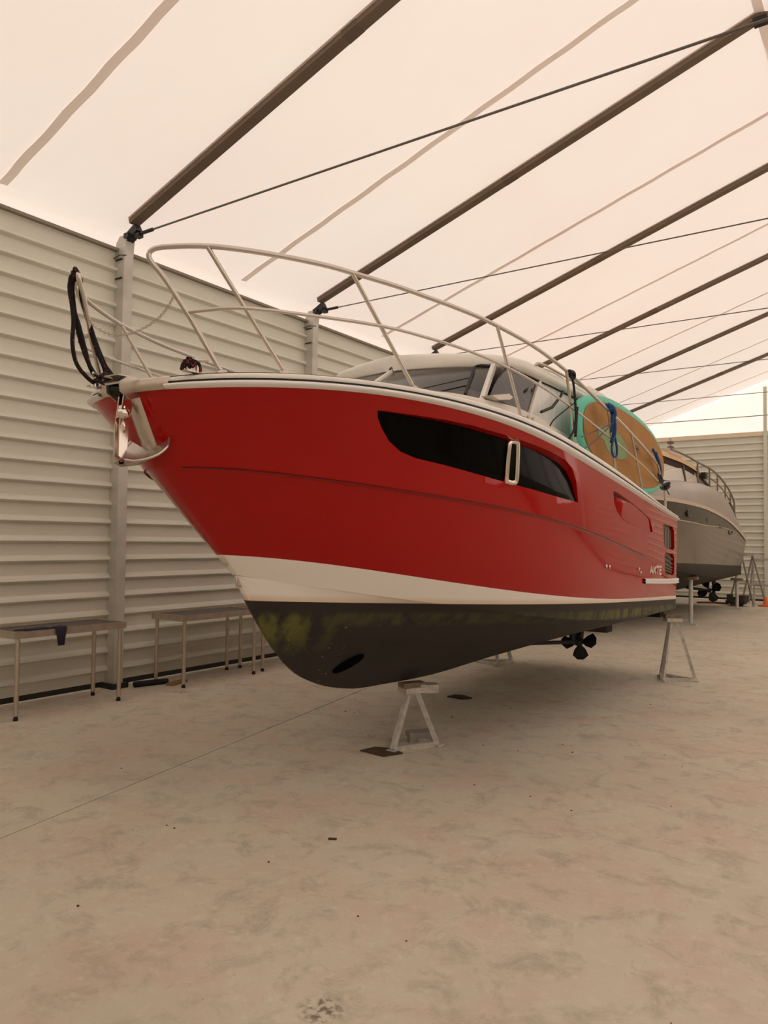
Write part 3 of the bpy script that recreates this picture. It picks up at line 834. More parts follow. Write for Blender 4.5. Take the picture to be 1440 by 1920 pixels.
# mooring strap crossing the side window, roof rail, aft box
b = MB(); b.tube([(1.02, .50, 2.97), (1.03, .75, 3.05), (1.0, 1.05, 3.20), (.99, 1.15, 3.27)], .014, 6); part(b, 'boathook', BLACK)
for sgn in (1, -1):
    b = MB(); b.tube(smooth_path([(sgn * 1.005, .38, 3.365), (sgn * 1.03, .48, 3.40), (sgn * 1.035, 1.2, 3.40), (sgn * 1.02, 2.2, 3.38), (sgn * 1.0, 2.9, 3.33)], 5), .012, 6); part(b, 'roof_grab_rail', STEEL_DULL)
b = MB(); b.tube(smooth_path([(.55, 1.35, 3.50), (.52, 1.7, 3.66), (.5, 2.3, 3.72), (.5, 2.75, 3.66), (.5, 2.85, 3.52)], 5), .012, 6); part(b, 'roof_rack', STEEL_DULL)
b = MB()
for (x, y, z) in ((.62, .42, 3.46), (.55, .95, 3.47), (.5, 1.25, 3.48), (.66, .72, 3.455)):
    b.box((x, y, z + .012), (.05, .10, .022)); b.tube([(x, y - .06, z + .035), (x, y + .08, z + .055)], .006, 5)
part(b, 'roof_fittings', BLACK)
b = MB(); o0 = []
for (z, k) in ((3.40, 1.0), (3.60, .97), (3.66, .9)):
    o0.append([(k * .80 * cx * .97, 3.12 + k * .40 * cy, z) for cx, cy in ((1, -.7), (1, .9), (.9, 1), (-.9, 1), (-1, .9), (-1, -.7), (-.85, -1), (.85, -1))])
b.grid(o0, True, closed=True, flip=True); b.poly(o0[-1]); part(b, 'roof_aft_box', CREAM)
# cockpit behind the cabin
b = MB()
b.grid([[(.92, 3.3, 2.3), (.92, 3.3, 3.25)], [(-.92, 3.3, 2.3), (-.92, 3.3, 3.25)]], False); part(b, 'cabin_back', mat('cabin_back_grey', (130, 120, 110), .5))
# propellers and shafts under the stern
def prop(x, y, z, r, parent, m, nm='propeller', blades=4, ph=.35):
    b = MB(); M_ = Matrix.Translation((x, y, z)) @ Matrix.Rotation(R(90), 4, 'X')
    b.lathe([(0, -.12), (.05, -.09), (.065, 0), (.045, .1), (0, .15)], 12, M_)
    for k in range(blades):
        a0 = ph + 2 * math.pi * k / blades; pts = []
        for (rr, tt) in ((.05, -.25), (.12, -.5), (.2, -.46), (.245, -.2), (.25, .08), (.22, .36), (.13, .42), (.05, .25)):
            rr *= r / .25; a = a0 + tt * 1.15; pts.append((x + rr * math.cos(a), y + tt * .10, z + rr * math.sin(a)))
        b.prism(pts, (0, .014, 0))
    return b.build(nm, m, parent)
pr1 = prop(.10, 4.30, .44, .25, boat, PROP, blades=4, ph=R(-80))
b = MB(); b.tube([(.10, 4.25, .44), (.09, 2.6, .60)], .025, 8); b.prism([(.08, 3.95, .62), (.08, 4.15, .62), (.08, 4.12, .42), (.08, 4.0, .42)], (.03, 0, 0)); part(b, 'propeller_shaft', PROP)
b = MB(); b.prism([(-.02, 4.48, .62), (-.02, 4.80, .62), (-.02, 4.72, .36), (-.02, 4.52, .36)], (.04, 0, 0)); part(b, 'rudder', PROP)

# ---------------- bow rail
WR_ = beam(-3.32, 1.37, 2.2, 3.3, .42, .14)
top = [(.43, -3.10, 2.98), (.345, -3.22, 3.19), (.305, -3.285, 3.275), (.315, -3.285, 3.325)] + [(WR_(s), s, z) for s, z in ((-3.24, 3.343), (-3.11, 3.348), (-2.9, 3.343), (-2.63, 3.34), (-2.43, 3.333), (-2.14, 3.328), (-1.88, 3.322), (-1.57, 3.32), (-1.19, 3.315), (-.54, 3.29), (.15, 3.24), (.71, 3.175), (1.27, 3.10), (1.9, 3.02), (2.4, 2.95), (3.0, 2.87), (3.55, 2.79), (3.72, 2.74), (3.78, 2.66))]
legA = (.51, -2.95, 2.715)
top_path = [legA] + smooth_path(top, 4)
mid = [(.42, -3.12, 3.02)] + [(WR_(s) - .005, s, z) for s, z in ((-3.01, 3.03), (-2.74, 3.04), (-2.24, 3.065), (-1.87, 3.068), (-1.45, 3.066), (-.89, 3.045), (-.3, 3.005), (.28, 2.955), (.9, 2.89), (1.54, 2.82), (2.1, 2.76), (2.65, 2.70), (3.2, 2.635), (3.7, 2.57))]
stan = [((.57, -3.13, 3.345), (.74, -2.69, 2.74)), ((1.02, -2.44, 3.333), (1.10, -1.87, 2.76)), ((1.32, -1.11, 3.31), (1.30, -.62, 2.73)), ((1.37, .17, 3.235), (1.33, .52, 2.66)), ((1.37, 1.36, 3.09), (1.335, 1.74, 2.50)), ((1.35, 2.28, 2.965), (1.30, 2.98, 2.36))]
for sgn in (1, -1):
    mm = (lambda q: q) if sgn > 0 else mirror
    ra = part(MB().tube([mm(p) for p in top_path], .0145, 10), 'top_rail', STEEL)
    part(MB().tube([mm(p) for p in smooth_path(mid, 3)], .0105, 8), 'middle_rail', STEEL)
    for a, c_ in stan:
        part(MB().tube([mm(a), mm(c_)], .0125, 8), 'stanchion', STEEL)
    for c_ in [legA] + [q[1] for q in stan]:
        c2_ = mm(c_); part(MB().lathe([(.0, .012), (.02, .012), (.032, 0), (.032, -.03)], 12, Matrix.Translation(c2_)), 'stanchion_foot', STEEL)
# stern gate post
b = MB(); b.tube([(1.2, 4.52, 2.20), (1.2, 4.50, 2.56)], .018, 8); b.tube([(1.2, 4.50, 2.56), (1.16, 4.1, 2.60)], .012, 6); part(b, 'stern_post', STEEL_DULL)
b = MB(); b.tube([(1.2, 4.50, 2.56), (1.28, 3.85, 2.60), (1.29, 3.72, 2.66)], .010, 6); part(b, 'stern_wire', BLACK)
# cleats
def cleat(x, y, z, m=STEEL, parent=None, L=.22, rz_=0.):
    b = MB(); M_ = Matrix.Translation((x, y, z)) @ Matrix.Rotation(rz_, 4, 'Z')
    t = lambda q: M_ @ Vector(q)
    b.tube([t((0, -L / 2, .075)), t((0, -L / 3, .07)), t((0, L / 3, .07)), t((0, L / 2, .075))], [.007, .012, .012, .007], 8)
    for k in (-1, 1): b.tube([t((0, k * L * .16, 0)), t((0, k * L * .16, .07))], .011, 8)
    b.box(t((0, 0, .004)), (.04, L * .6, .01)); return part(b, 'cleat', m)
cleat(.415, -3.075, 2.70, rz_=R(-42), L=.17)
cleat(-.415, -3.075, 2.70, rz_=R(42), L=.17)
b = MB()
for y in (-.22, -.13): b.lathe([(.018, 0), (.018, .075), (.026, .085), (.0, .09)], 10, Matrix.Translation((1.2, y, 2.73)))
part(b, 'bollard', GELWHITE)
b = MB(); b.prism([(1.16, -.50, 2.72), (1.16, -.46, 2.80), (1.16, -.25, 2.815), (1.16, -.02, 2.80), (1.16, .12, 2.70)], (-.12, 0, 0)); part(b, 'deck_scuttle', BLACK)

# bow roller, stem plate
b = MB()
for x in (-.055, .055):
    b.prism([(x, -3.06, 2.685), (x, -3.22, 2.69), (x, -3.275, 2.655), (x, -3.265, 2.60), (x, -3.20, 2.565), (x, -3.13, 2.59), (x, -3.06, 2.64)], (.008 if x > 0 else -.008, 0, 0))
b.box((0, -3.12, 2.655), (.11, .26, .01)); b.box((0, -3.22, 2.692), (.12, .12, .008))
br = part(b, 'bow_roller', STEEL)
MB().lathe([(.03, -.05), (.018, 0), (.03, .05)], 12, Matrix.Translation((0, -3.22, 2.625)) @ Matrix.Rotation(R(90), 4, 'Y')).build('roller', BLACK, br)
def stem_pt(z): return float(np.interp(z, [1.3, 1.56, 1.70, 2.206, 2.615], [-2.12, -2.28, -2.42, -2.95, -3.15]))
b = MB(); rows = []
for z in np.linspace(2.60, 2.30, 10):
    s = stem_pt(z); w = .075
    rows.append([(w + .012, s + .055, z), (w * .8, s - .004, z), (.02, s - .022, z), (-.02, s - .022, z), (-w * .8, s - .004, z), (-w - .012, s + .055, z)])
b.grid(rows, True); tag(part(b, 'stem_plate', STEEL), 'polished plate shielding the stem from the anchor')
for z in (1.66, 1.52):
    sq = stem_pt(z); part(MB().tube([(0, sq + .01, z + .035), (0, sq - .022, z + .022), (0, sq - .014, z - .030), (0, sq + .02, z - .035)], .009, 6), 'towing_eye', STEEL_DULL)

# ---------------- anchor
AO = Vector((-3.68, 5.81, 0)) + Matrix.Rotation(R(1.64), 3, 'Z') @ Vector((0, .065, 0))
anchor = empty('anchor', AO, R(1.64), 'stainless steel plough anchor hanging in the bow roller', 'anchor')
b = MB(); sh = [(0, -3.235, 2.60), (0, -3.245, 2.52), (0, -3.265, 2.42), (0, -3.27, 2.32), (0, -3.25, 2.235)]
for x in (-.012, .012):
    b.prism([(x * 1.2, -3.20, 2.62), (x * 1.2, -3.275, 2.60), (x * 1.2, -3.30, 2.42), (x * 1.2, -3.30, 2.25), (x * 1.2, -3.255, 2.225), (x * 1.2, -3.245, 2.30), (x * 1.2, -3.235, 2.45)], (.008 if x > 0 else -.008, 0, 0))
b.build('shank', CHROME, anchor)
b = MB(); rows = []
cen = [(-3.262, 2.222), (-3.22, 2.212), (-3.17, 2.222), (-3.13, 2.25), (-3.10, 2.285), (-3.08, 2.315)]
edg = [(.030, -3.262, 2.226), (.085, -3.245, 2.218), (.135, -3.20, 2.232), (.176, -3.15, 2.262), (.192, -3.105, 2.310), (.165, -3.07, 2.362)]
for (cy_, cz_), (ex, ey, ez) in zip(cen, edg):
    c_ = Vector((0, cy_, cz_ - .012)); e_ = Vector((ex, ey, ez)); q = c_.lerp(e_, .5) + Vector((0, -.004, -.012))
    rows.append([Vector(mirror(e_)), Vector(mirror(q)), c_, q, e_])
b.grid(rows, True); b.grid([[p + Vector((0, .005, .012)) for p in r] for r in rows], True, flip=True)
for j in (0, -1): b.grid([[r[j], r[j] + Vector((0, .005, .012))] for r in rows], False)
b.build('fluke', STEEL, anchor)
for sg in (1, -1):
    MB().tube([(sg * x, y, z + .006) for x, y, z in smooth_path(edg, 3)], .008, 8).build('fluke_edge', STEEL, anchor)
b = MB(); b.tube([(0, -3.262, 2.53), (.0, -3.275, 2.46)], .026, 10); b.lathe([(0, -.03), (.034, -.02), (.04, 0), (.034, .02), (0, .03)], 12, Matrix.Translation((.02, -3.275, 2.49)))
b.tube([(.018, -3.27, 2.46), (.03, -3.275, 2.42), (.018, -3.27, 2.38), (.004, -3.27, 2.42)], .010, 6, closed=True)
b.build('swivel', CHROME, anchor)

# ---------------- safety chain across the bow opening
ch = empty('bow_chain', (-3.68, 5.81, 0), R(1.64), 'thin steel chain sagging across the gap in the bow rail', 'chain')
b = MB(); cp_ = smooth_path([(.375, -3.175, 3.11), (.30, -3.17, 3.035), (.18, -3.16, 2.985), (0, -3.155, 2.955), (-.18, -3.16, 2.975), (-.33, -3.17, 3.05), (-.375, -3.175, 3.11)], 9)
for i in range(len(cp_) - 1):
    a, c_ = Vector(cp_[i]), Vector(cp_[i + 1]); d = c_ - a; L_ = d.length * .78; m_ = (a + c_) / 2; d.normalize()
    s_ = d.cross(Vector((0, 0, 1))).normalized(); s_ = s_ if i % 2 else d.cross(s_).normalized()
    b.tube([m_ + d * L_ * .72 * math.cos(k * math.pi / 3) + s_ * .0075 * math.sin(k * math.pi / 3) for k in range(6)], .0026, 4, closed=True)
b.build('chain_links', STEEL_DULL, ch)['kind'] = 'stuff'

# ---------------- black and red mooring ropes
def rope(name, paths, label, r=.011):
    e = empty(name, (-3.68, 5.81, 0), R(1.64), label, 'rope')
    b = MB(); fl2 = MB(); rn = random.Random(3)
    for p in paths:
        sp = smooth_path(p, 6); b.tube(sp, r, 8)
        for i in range(1, len(sp) - 1, 2):
            q = Vector(sp[i]); d = (Vector(sp[i + 1]) - q).normalized(); a = rn.random() * 6.28
            x = d.cross(Vector((.3, .2, .9))).normalized(); y = d.cross(x)
            n_ = x * math.cos(a) + y * math.sin(a)
            fl2.bar(q + n_ * r * .78 - d * .004, q + n_ * r * .85 + d * .005 + d.cross(n_) * .004, .0045, .004)
    b.build('braided_line', ROPE, e); fl2.build('red_flecks', REDFLECK, e)['kind'] = 'stuff'
    return e
xr = -.40
rope('mooring_rope', [
    [(-.345, -3.27, 3.33), (-.40, -3.262, 3.27), (-.41, -3.235, 3.12), (-.41, -3.20, 2.98), (-.405, -3.14, 2.84), (-.40, -3.06, 2.74)],
    [(-.36, -3.255, 3.335), (xr, -3.275, 3.31), (xr, -3.27, 3.2), (xr, -3.25, 3.07), (xr - .01, -3.245, 2.93), (xr - .01, -3.215, 2.82), (xr, -3.15, 2.75), (xr, -3.08, 2.715)],
    [(-.35, -3.25, 3.325), (xr - .02, -3.265, 3.29), (xr - .02, -3.25, 3.17), (xr, -3.215, 3.05), (xr, -3.17, 2.92), (xr - .01, -3.12, 2.81), (xr, -3.07, 2.74)],
    [(-.33, -3.26, 3.30), (-.37, -3.22, 3.2), (-.39, -3.16, 3.1), (xr, -3.10, 2.98), (xr, -3.04, 2.87), (xr, -2.985, 2.78), (xr, -2.98, 2.735)],
    [(-.37, -3.21, 3.18), (-.40, -3.14, 3.05), (xr, -3.09, 2.93), (xr, -3.03, 2.82), (xr, -3.02, 2.745)],
    [(-.40, -3.12, 3.02), (xr, -3.06, 2.88), (xr, -2.98, 2.80), (xr - .02, -2.95, 2.75)],
    [(xr + .02, -3.11, 2.73), (xr + .03, -3.06, 2.775), (xr + .02, -3.0, 2.785), (xr + .03, -2.97, 2.74), (xr + .05, -3.03, 2.72), (xr + .03, -3.10, 2.735)],
    [(xr + .05, -3.09, 2.75), (xr + .02, -3.04, 2.79), (xr - .03, -2.99, 2.77), (xr, -2.96, 2.73), (xr + .06, -3.0, 2.725)],
    [(-.30, -3.29, 3.31), (-.33, -3.295, 3.345), (-.38, -3.26, 3.34), (-.37, -3.25, 3.30), (-.32, -3.28, 3.29), (-.35, -3.30, 3.33)],
], 'black rope with red flecks looped from starboard bow rail', .0125)
cx, cy, cz = .405, -3.09, 2.745
rope('cleat_rope', [
    [(cx + .020 * math.cos(a), cy + .024 * math.sin(a), cz + .012 * math.sin(a * 1.7)) for a in np.linspace(0, 13, 26)],
    [(cx, cy, cz + .028), (cx + .03, cy + .03, cz + .01), (cx + .035, cy + .045, cz - .015), (cx + .03, cy + .05, cz - .035)],
    [(cx + .01, cy - .02, cz + .024), (cx, cy + .02, cz + .028), (cx - .02, cy - .02, cz), (cx - .015, cy - .035, cz - .035)],
], 'black and red rope knotted round the port bow cleat', .0115)

# ---------------- paddleboard lashed inside the rail
sup = empty('paddleboard', (-3.68, 5.81, 0), R(1.64), 'turquoise paddleboard with tan pad lashed on edge to the rail', 'paddleboard')
def bo(t, k=1., x=1.19):
    a = 2 * math.pi * t; c_, s_ = math.cos(a), math.sin(a)
    X_ = 1.70 * abs(c_) ** (.86) * (1 if c_ > 0 else -1); Z_ = .46 * abs(s_) ** (.80) * (1 if s_ > 0 else -1)
    X_ = X_ * (1 - (1 - k) * .27) if True else X_
    Z_ *= k
    return (x, 2.66 + X_, 2.855 + Z_ - .045 * X_)
b = MB(); N_ = 72; rows = []
for (k, x) in ((.90, 1.225), (.97, 1.218), (1.0, 1.19), (1.0, 1.15), (.97, 1.12), (.90, 1.112)):
    rows.append([bo(i / N_, k, x) for i in range(N_)])
b.grid(rows, True, closed=True, flip=True); b.poly(rows[0][::-1]); b.poly(rows[-1]); b.build('board_body', TURQ, sup)
b = MB(); rr = [bo(i / N_, .83, 1.236) for i in range(N_)]; b.prism(rr, (-.008, 0, 0)); b.build('deck_pad', TAN, sup)
b = MB(); b.prism([(1.240, 1.46, 2.96), (1.240, 1.75, 2.99), (1.240, 2.0, 3.02), (1.240, 2.35, 2.93), (1.240, 2.56, 2.83), (1.240, 2.50, 2.74), (1.240, 2.28, 2.70), (1.240, 1.95, 2.70), (1.240, 1.75, 2.76), (1.240, 1.66, 2.84), (1.240, 1.48, 2.86)], (-.004, 0, 0)); b.build('worn_patch', PATCHG, sup)
b = MB(); b.box((1.245, 2.9, 2.90), (.02, .16, .03)); b.build('carry_handle', mat('grey_strap', (120, 110, 104), .8), sup)

def strap(label, paths, r=.012, m=BLUE, cat='strap', nm='lashing_strap'):
    e = empty(nm, (-3.68, 5.81, 0), R(1.64), label, cat)
    b = MB()
    for p, rr in paths: b.tube(smooth_path(p, 5), rr, 6)
    b.build('webbing', m, e); return e
strap('blue lashing knotted on the top rail at the paddleboard nose', [
    ([(1.36, 1.36, 3.14), (1.40, 1.40, 3.11), (1.40, 1.46, 3.05), (1.37, 1.47, 3.10), (1.35, 1.40, 3.14), (1.39, 1.37, 3.08)], .026),
    ([(1.40, 1.42, 3.07), (1.39, 1.50, 2.96), (1.38, 1.52, 2.86), (1.37, 1.47, 2.79)], .020),
    ([(1.40, 1.40, 3.05), (1.39, 1.42, 2.95), (1.38, 1.44, 2.88)], .014),
    ([(1.39, 1.52, 2.84), (1.38, 1.62, 2.74), (1.38, 1.60, 2.66), (1.38, 1.48, 2.66), (1.38, 1.44, 2.73), (1.38, 1.50, 2.83)], .011)])
strap('thin violet lines fanning from nose lashing to the deck', [
    ([(1.39, 1.40, 2.96), (1.34, 1.10, 2.86), (1.30, .78, 2.76)], .006), ([(1.39, 1.38, 2.94), (1.32, 1.05, 2.74), (1.30, .85, 2.66)], .006)], m=PURPLE, cat='line', nm='lashing_line')
strap('blue strap tying paddleboard tail to the stern post', [
    ([(1.30, 3.42, 2.93), (1.31, 3.60, 2.84), (1.31, 3.75, 2.74), (1.29, 3.84, 2.66), (1.25, 4.15, 2.60)], .017),
    ([(1.31, 3.50, 2.90), (1.32, 3.62, 2.80), (1.31, 3.66, 2.78)], .022)])
strap('black line taped along the rear stanchion before the paddleboard', [
    ([(1.385, .22, 3.23), (1.385, .30, 3.16), (1.38, .36, 3.02), (1.375, .40, 2.90), (1.36, .40, 2.78), (1.33, .34, 2.68)], .011),
    ([(1.385, .40, 2.97), (1.37, .42, 2.84), (1.35, .46, 2.72)], .013), ([(1.385, .19, 3.24), (1.40, .27, 3.235), (1.385, .30, 3.20), (1.37, .22, 3.215)], .016),
    ([(1.38, .33, 2.99), (1.33, .02, 2.82), (1.31, -.05, 2.75)], .006)], m=BLACK, cat='line', nm='lashing_line')
strap('black knot of rope on the short post at the stern corner', [
    ([(1.20, 4.44, 2.57), (1.25, 4.50, 2.60), (1.20, 4.56, 2.57), (1.16, 4.50, 2.54), (1.22, 4.46, 2.53), (1.24, 4.54, 2.56)], .024),
    ([(1.2, 4.50, 2.56), (1.19, 4.70, 2.50), (1.18, 4.84, 2.47)], .008), ([(1.2, 4.47, 2.53), (1.2, 4.3, 2.52), (1.2, 4.1, 2.60)], .010)], m=BLACK, cat='rope', nm='rope_knot')

# ------------------------------------------------------------------ boat stands
def hp(p): return Vector(p)
def stand(label, feet, apex_c, ztop, size, block_h, rot, grp='galvanised boat stands', extra=None):
    """feet: three floor points (hall X, Y); tripod with base frame, head plate and timber"""
    c = Vector((apex_c[0], apex_c[1], 0))
    st = empty('boat_stand', c, 0, label, 'stand', grp)
    F = [Vector((x, y, .02)) - c for x, y in feet]
    T = [Vector((0, 0, ztop)) + (Vector((f.x, f.y, 0)) * size) for f in F]
    for i in range(3):
        MB().bar(F[i], T[i], .042, .042, up=(F[i].x, F[i].y, 0)).build('leg', STANDM, st)
        MB().bar(F[i], F[(i + 1) % 3], .045, .045).build('base_bar', STANDM, st)
    for i in range(3): MB().box((F[i].x, F[i].y, .01), (.09, .09, .014)).build('foot', STANDM, st)
    r = Matrix.Rotation(rot, 3, 'Z')
    MB().box((0, 0, ztop + .02), (.20, .16, .045), r).build('head_plate', STANDM, st)
    b = MB(); b.box((0, 0, ztop + .0425 + block_h / 2), (.22, .11, block_h), r); b.build('timber_pad', WOOD, st)
    return st
def cg(x, y): return float(x * dX[0] + y * dX[1]), float(x * dY[0] + y * dY[1])     # camera-ground -> hall
fs = stand('tripod stand under the front of the keel, closest to the camera', [cg(.10, 6.50), cg(.49, 6.70), cg(.13, 6.93)], cg(.265, 6.72), .468, .20, .040, R(62))
MB().box((.10, .12, .495), (.16, .12, .07), Matrix.Rotation(R(40), 3, 'Z')).build('timber_wedge', STANDM, fs)
stand('tripod stand under the port stern corner of red boat', [cg(3.66, 9.90), cg(4.10, 9.93), cg(3.80, 10.33)], cg(3.84, 10.02), .775, .20, .045, R(35))
stand('tripod stand under the starboard stern, mostly hidden by the hull', [cg(1.66, 10.95), cg(1.40, 11.35), cg(1.93, 11.35)], cg(1.66, 11.2), .74, .22, .05, R(35))
x_, y_ = cg(.36, 6.86)
bx = tag(MB().box((0, 0, .045), (.26, .14, .09), Matrix.Rotation(R(50), 3, 'Z')).build('steel_block', GALV, None, loc=(x_, y_, .0)), 'grey metal block resting inside the front keel stand', 'block')
x_, y_ = cg(.04, 6.50)
tag(MB().prism([(-.16, -.10, .004), (.10, -.12, .004), (.18, .05, .004), (.02, .12, .004), (-.12, .06, .004)], (0, 0, .008)).build('rusty_plate', RUST, None, loc=(x_ - .02, y_ - .03, 0)), 'thin rusty plate under left foot of the front stand', 'plate')
tag(MB().prism([(-.12, -.07, .003), (.10, -.09, .003), (.15, .03, .003), (.0, .10, .003), (-.10, .06, .003)], (0, 0, .012)).build('rubber_mat', mat('dark_rubber', (58, 44, 34), .9), None, loc=(-4.24, 7.71, 0)), 'small dark scrap mat on the floor below the hull', 'mat')

# ------------------------------------------------------------------ work tables along the left wall
def table(label, x0, x1, y0, y1, h=.86, cloth=False):
    cx_, cy_ = (x0 + x1) / 2, (y0 + y1) / 2; w, L_ = x1 - x0, y1 - y0
    t = empty('work_table', (cx_, cy_, 0), 0, label, 'table', 'steel work tables by the left wall')
    MB().box((0, 0, h - .012), (w - .02, L_ - .02, .012)).build('table_top', TABLETOP, t)
    b = MB()
    for sx in (-1, 1): b.box((sx * (w / 2 - .012), 0, h - .03), (.024, L_, .07))
    for sy in (-1, 1): b.box((0, sy * (L_ / 2 - .012), h - .03), (w - .048, .024, .07))
    b.build('apron_frame', STEEL_DULL, t)
    for sx in (-1, 1):
        for sy in (-1, 1):
            x, y = sx * (w / 2 - .035), sy * (L_ / 2 - .055)
            l = MB().tube([(x, y, .045), (x, y, h - .06)], .023, 10).build('leg', STEEL_DULL, t)
            MB().lathe([(0, 0), (.024, .0), (.024, .022), (.014, .045)], 10, Matrix.Translation((x, y, 0))).build('rubber_foot', BLACK, l)
    return t
table('steel work table at far left, navy cloth over its edge', -7.66, -7.12, 4.02, 5.30)
table('steel work table right of the near post', -7.70, -7.12, 6.10, 7.40)
table('steel work table ending behind the red bow', -7.68, -7.18, 7.52, 8.80)
b = MB(); rows = []
for i in range(13):
    t = i / 12; y = 4.14 + .42 * t; w_ = .04 * math.sin(t * 9)
    rows.append([(-7.30 + w_, y - .03, .866), (-7.22 + w_ * .5, y, .876 + .008 * math.sin(t * 14)), (-7.15, y, .874), (-7.122, y, .880)])
b.grid(rows, True); rows = []
for i in range(5):
    t = i / 4; y = 4.44 + .13 * t; n_ = .004 * math.sin(t * 11)
    rows.append([(-7.16, y, .883), (-7.118, y, .884), (-7.104 + n_, y + .004, .862), (-7.100 + n_, y * .75 + .25 * 4.51, .78), (-7.104 - n_, y * .5 + .5 * 4.51, .69)])
b.grid(rows, True); o = b.build('navy_cloth', CLOTH); tag(o, 'crumpled navy cloth hanging over the near table edge', 'cloth')
o.modifiers.new('thickness', 'SOLIDIFY').thickness = .008
b = MB(); b.tube([(-7.62, 5.80, .04), (-7.58, 6.02, .035), (-7.52, 6.22, .03)], .035, 8); tag(b.build('black_pipe', BLACK), 'short black pipe lying at the wall beside the post', 'pipe')
b = MB(); b.box((-7.42, 6.28, .015), (.10, .30, .03), Matrix.Rotation(R(12), 3, 'Z')); tag(b.build('wooden_batten', mat('batten', (150, 120, 84), .8)), 'small wooden batten on floor beside black pipe', 'batten')

# loose grit on the floor
b = MB(); rn = random.Random(11)
for i in range(60):
    yy = rn.uniform(1.6, 9); xx = rn.uniform(-5.5, 1.0); r = rn.uniform(.003, .008) * (1 if yy < 6 else 1.4)
    b.lathe([(0, .0), (r, .0), (r * .7, r * .7), (0, r * .8)], 5, Matrix.Translation((xx, yy, 0)))
tag(b.build('floor_grit', mat('grit', (88, 72, 60), .9)), 'scattered dark grit on the concrete', 'grit', kind='stuff')
tag(MB().box((0, 0, .004), (.05, .018, .008), Matrix.Rotation(R(30), 3, 'Z')).build('wood_chip', mat('chip_dark', (70, 56, 46), .9), loc=(-2.85, 3.62, 0)), 'small dark chip on open floor before the bow', 'chip')

# ------------------------------------------------------------------ second boat, grey, by the back wall
GX, GY = -5.28, 18.0
gb = empty('grey_motorboat', (GX, GY, 0), 0, 'grey motor cruiser parked behind the red boat at back wall', 'boat')
gW = beam(-5.6, 1.72, 2.1, 5.5, .5, .10); gWc = beam(-5.0, 1.52, 2.1, 5.8, .7, .10)
gZs = tab([(-5.6, 2.85), (-4.1, 2.71), (-2.1, 2.66), (0, 2.57), (1.75, 2.43), (3.9, 2.16), (5.6, 1.90)])
gZc = tab([(-5.0, 2.0), (-3.4, 1.5), (-1.2, 1.20), (1, 1.02), (3, .95), (5.6, .92)])
gZk = tab([(-5.0, 1.95), (-4.6, 1.4), (-4.0, .95), (-3, .65), (-1, .52), (2, .50), (5.6, .52)])
WLz = lambda s: 1.355 - .030 * s
us2 = [-5.6 + 11.1 * (i / 50) ** 1.3 for i in range(51)]
b = MB(); rows = []
for s in us2:
    w, wc = max(gW(s), .02), max(gWc(s), .01); zs, zc = gZs(s), max(gZc(s), gZk(s) + .01)
    aft = .10 * max(0, (s - 5.1) / .4)
    rows.append([(w + (wc - w) * t ** 1.2, s + .42 * t ** 1.5 * max(0, (s - 3.5) / 2.0) ** 2, zs + (max(WLz(s), zc + .02) - zs) * t) for t in np.linspace(0, 1, 7)])
b.grid(rows, True, flip=True); b.grid([[mirror(p) for p in r] for r in rows], True)
b.grid([[p, mirror(p)] for p in rows[-1]], False)
b.build('hull', GREYHULL, gb)
b = MB(); rows2 = []
for i, s in enumerate(us2):
    e = rows[i][-1]; wc = max(gWc(s), .01); zc = max(gZc(s), gZk(s) + .01); zk = gZk(s)
    rows2.append([e, (max(wc - .01, .01), e[1], min(zc + .01, e[2])), (max(wc - .05, .008), e[1], zc)] + [((wc - .05) * f, e[1], zk + (zc - zk) * f) for f in (.7, .45, .2)] + [(.01, e[1], zk)])
b.grid(rows2, True, flip=True); b.grid([[mirror(p) for p in r] for r in rows2], True); b.add(rows2[-1] + [mirror(p) for p in rows2[-1][::-1]], [tuple(range(14))])
tag(b.build('hull_bottom', GREYANTI, gb), 'dark antifouled bottom')
# swim platform edge
b = MB(); b.prism([(1.40, 5.1, 1.62), (1.42, 5.35, 1.52), (1.38, 5.72, 1.43), (1.2, 5.95, 1.40), (-1.2, 5.95, 1.40), (-1.38, 5.72, 1.43), (-1.4, 5.1, 1.62)], (0, 0, -.06)); b.build('swim_platform', GREYWHITE, gb)
for sgn in (1, -1):
    mm = (lambda r: r) if sgn > 0 else (lambda r: [[mirror(p) for p in q] for q in r])
    def band(z0f, z1f, out_, s0, s1, n=30):
        r = []
        for i in range(n + 1):
            s = s0 + (s1 - s0) * i / n; w = gW(s); wc = gWc(s); zs = gZs(s); zb = WLz(s)
            q = []
            for z in (zs + z0f(s), zs + z1f(s)):
                t = min(max((zs - z) / (zs - zb), 0), 1); q.append((w + (wc - w) * t ** 1.2 + out_, s, z))
            r.append(q)
        return r
    b = MB(); b.grid(mm(band(lambda s: .02, lambda s: -.05, .03, -5.3, 5.45)), False, flip=sgn > 0); b.build('rubbing_strake', mat('grey_bead', (206, 188, 168), .4), gb)
    b = MB(); b.grid(mm(band(lambda s: -.055, lambda s: -.36 + .072 * max(0, s + .3), .012, -5.0, 3.6)), False, flip=sgn > 0); bd = b.build('window_band', mat('dark_band', (66, 60, 48), .3), gb)
    if sgn > 0:
        for s in (-2.9, -1.6, -.1, 1.3, 2.6):
            b = MB(); zc_ = gZs(s) - .21; x_ = gW(s) + .008 - .04
            b.tube([(x_, s + .22 * math.cos(a), zc_ + .07 * math.sin(a)) for a in np.linspace(0, 2 * math.pi, 17)[:-1]], .02, 6, closed=True); b.build('porthole', mat('porthole_dark', (30, 26, 22), .3), bd)
        b = MB(); b.grid(band(lambda s: -.37 + .072 * max(0, s + .3), lambda s: -.39 + .072 * max(0, s + .3), .014, -5.0, 3.4), False, flip=True); b.build('pinstripe', mat('pale_line', (190, 172, 150), .5), gb)
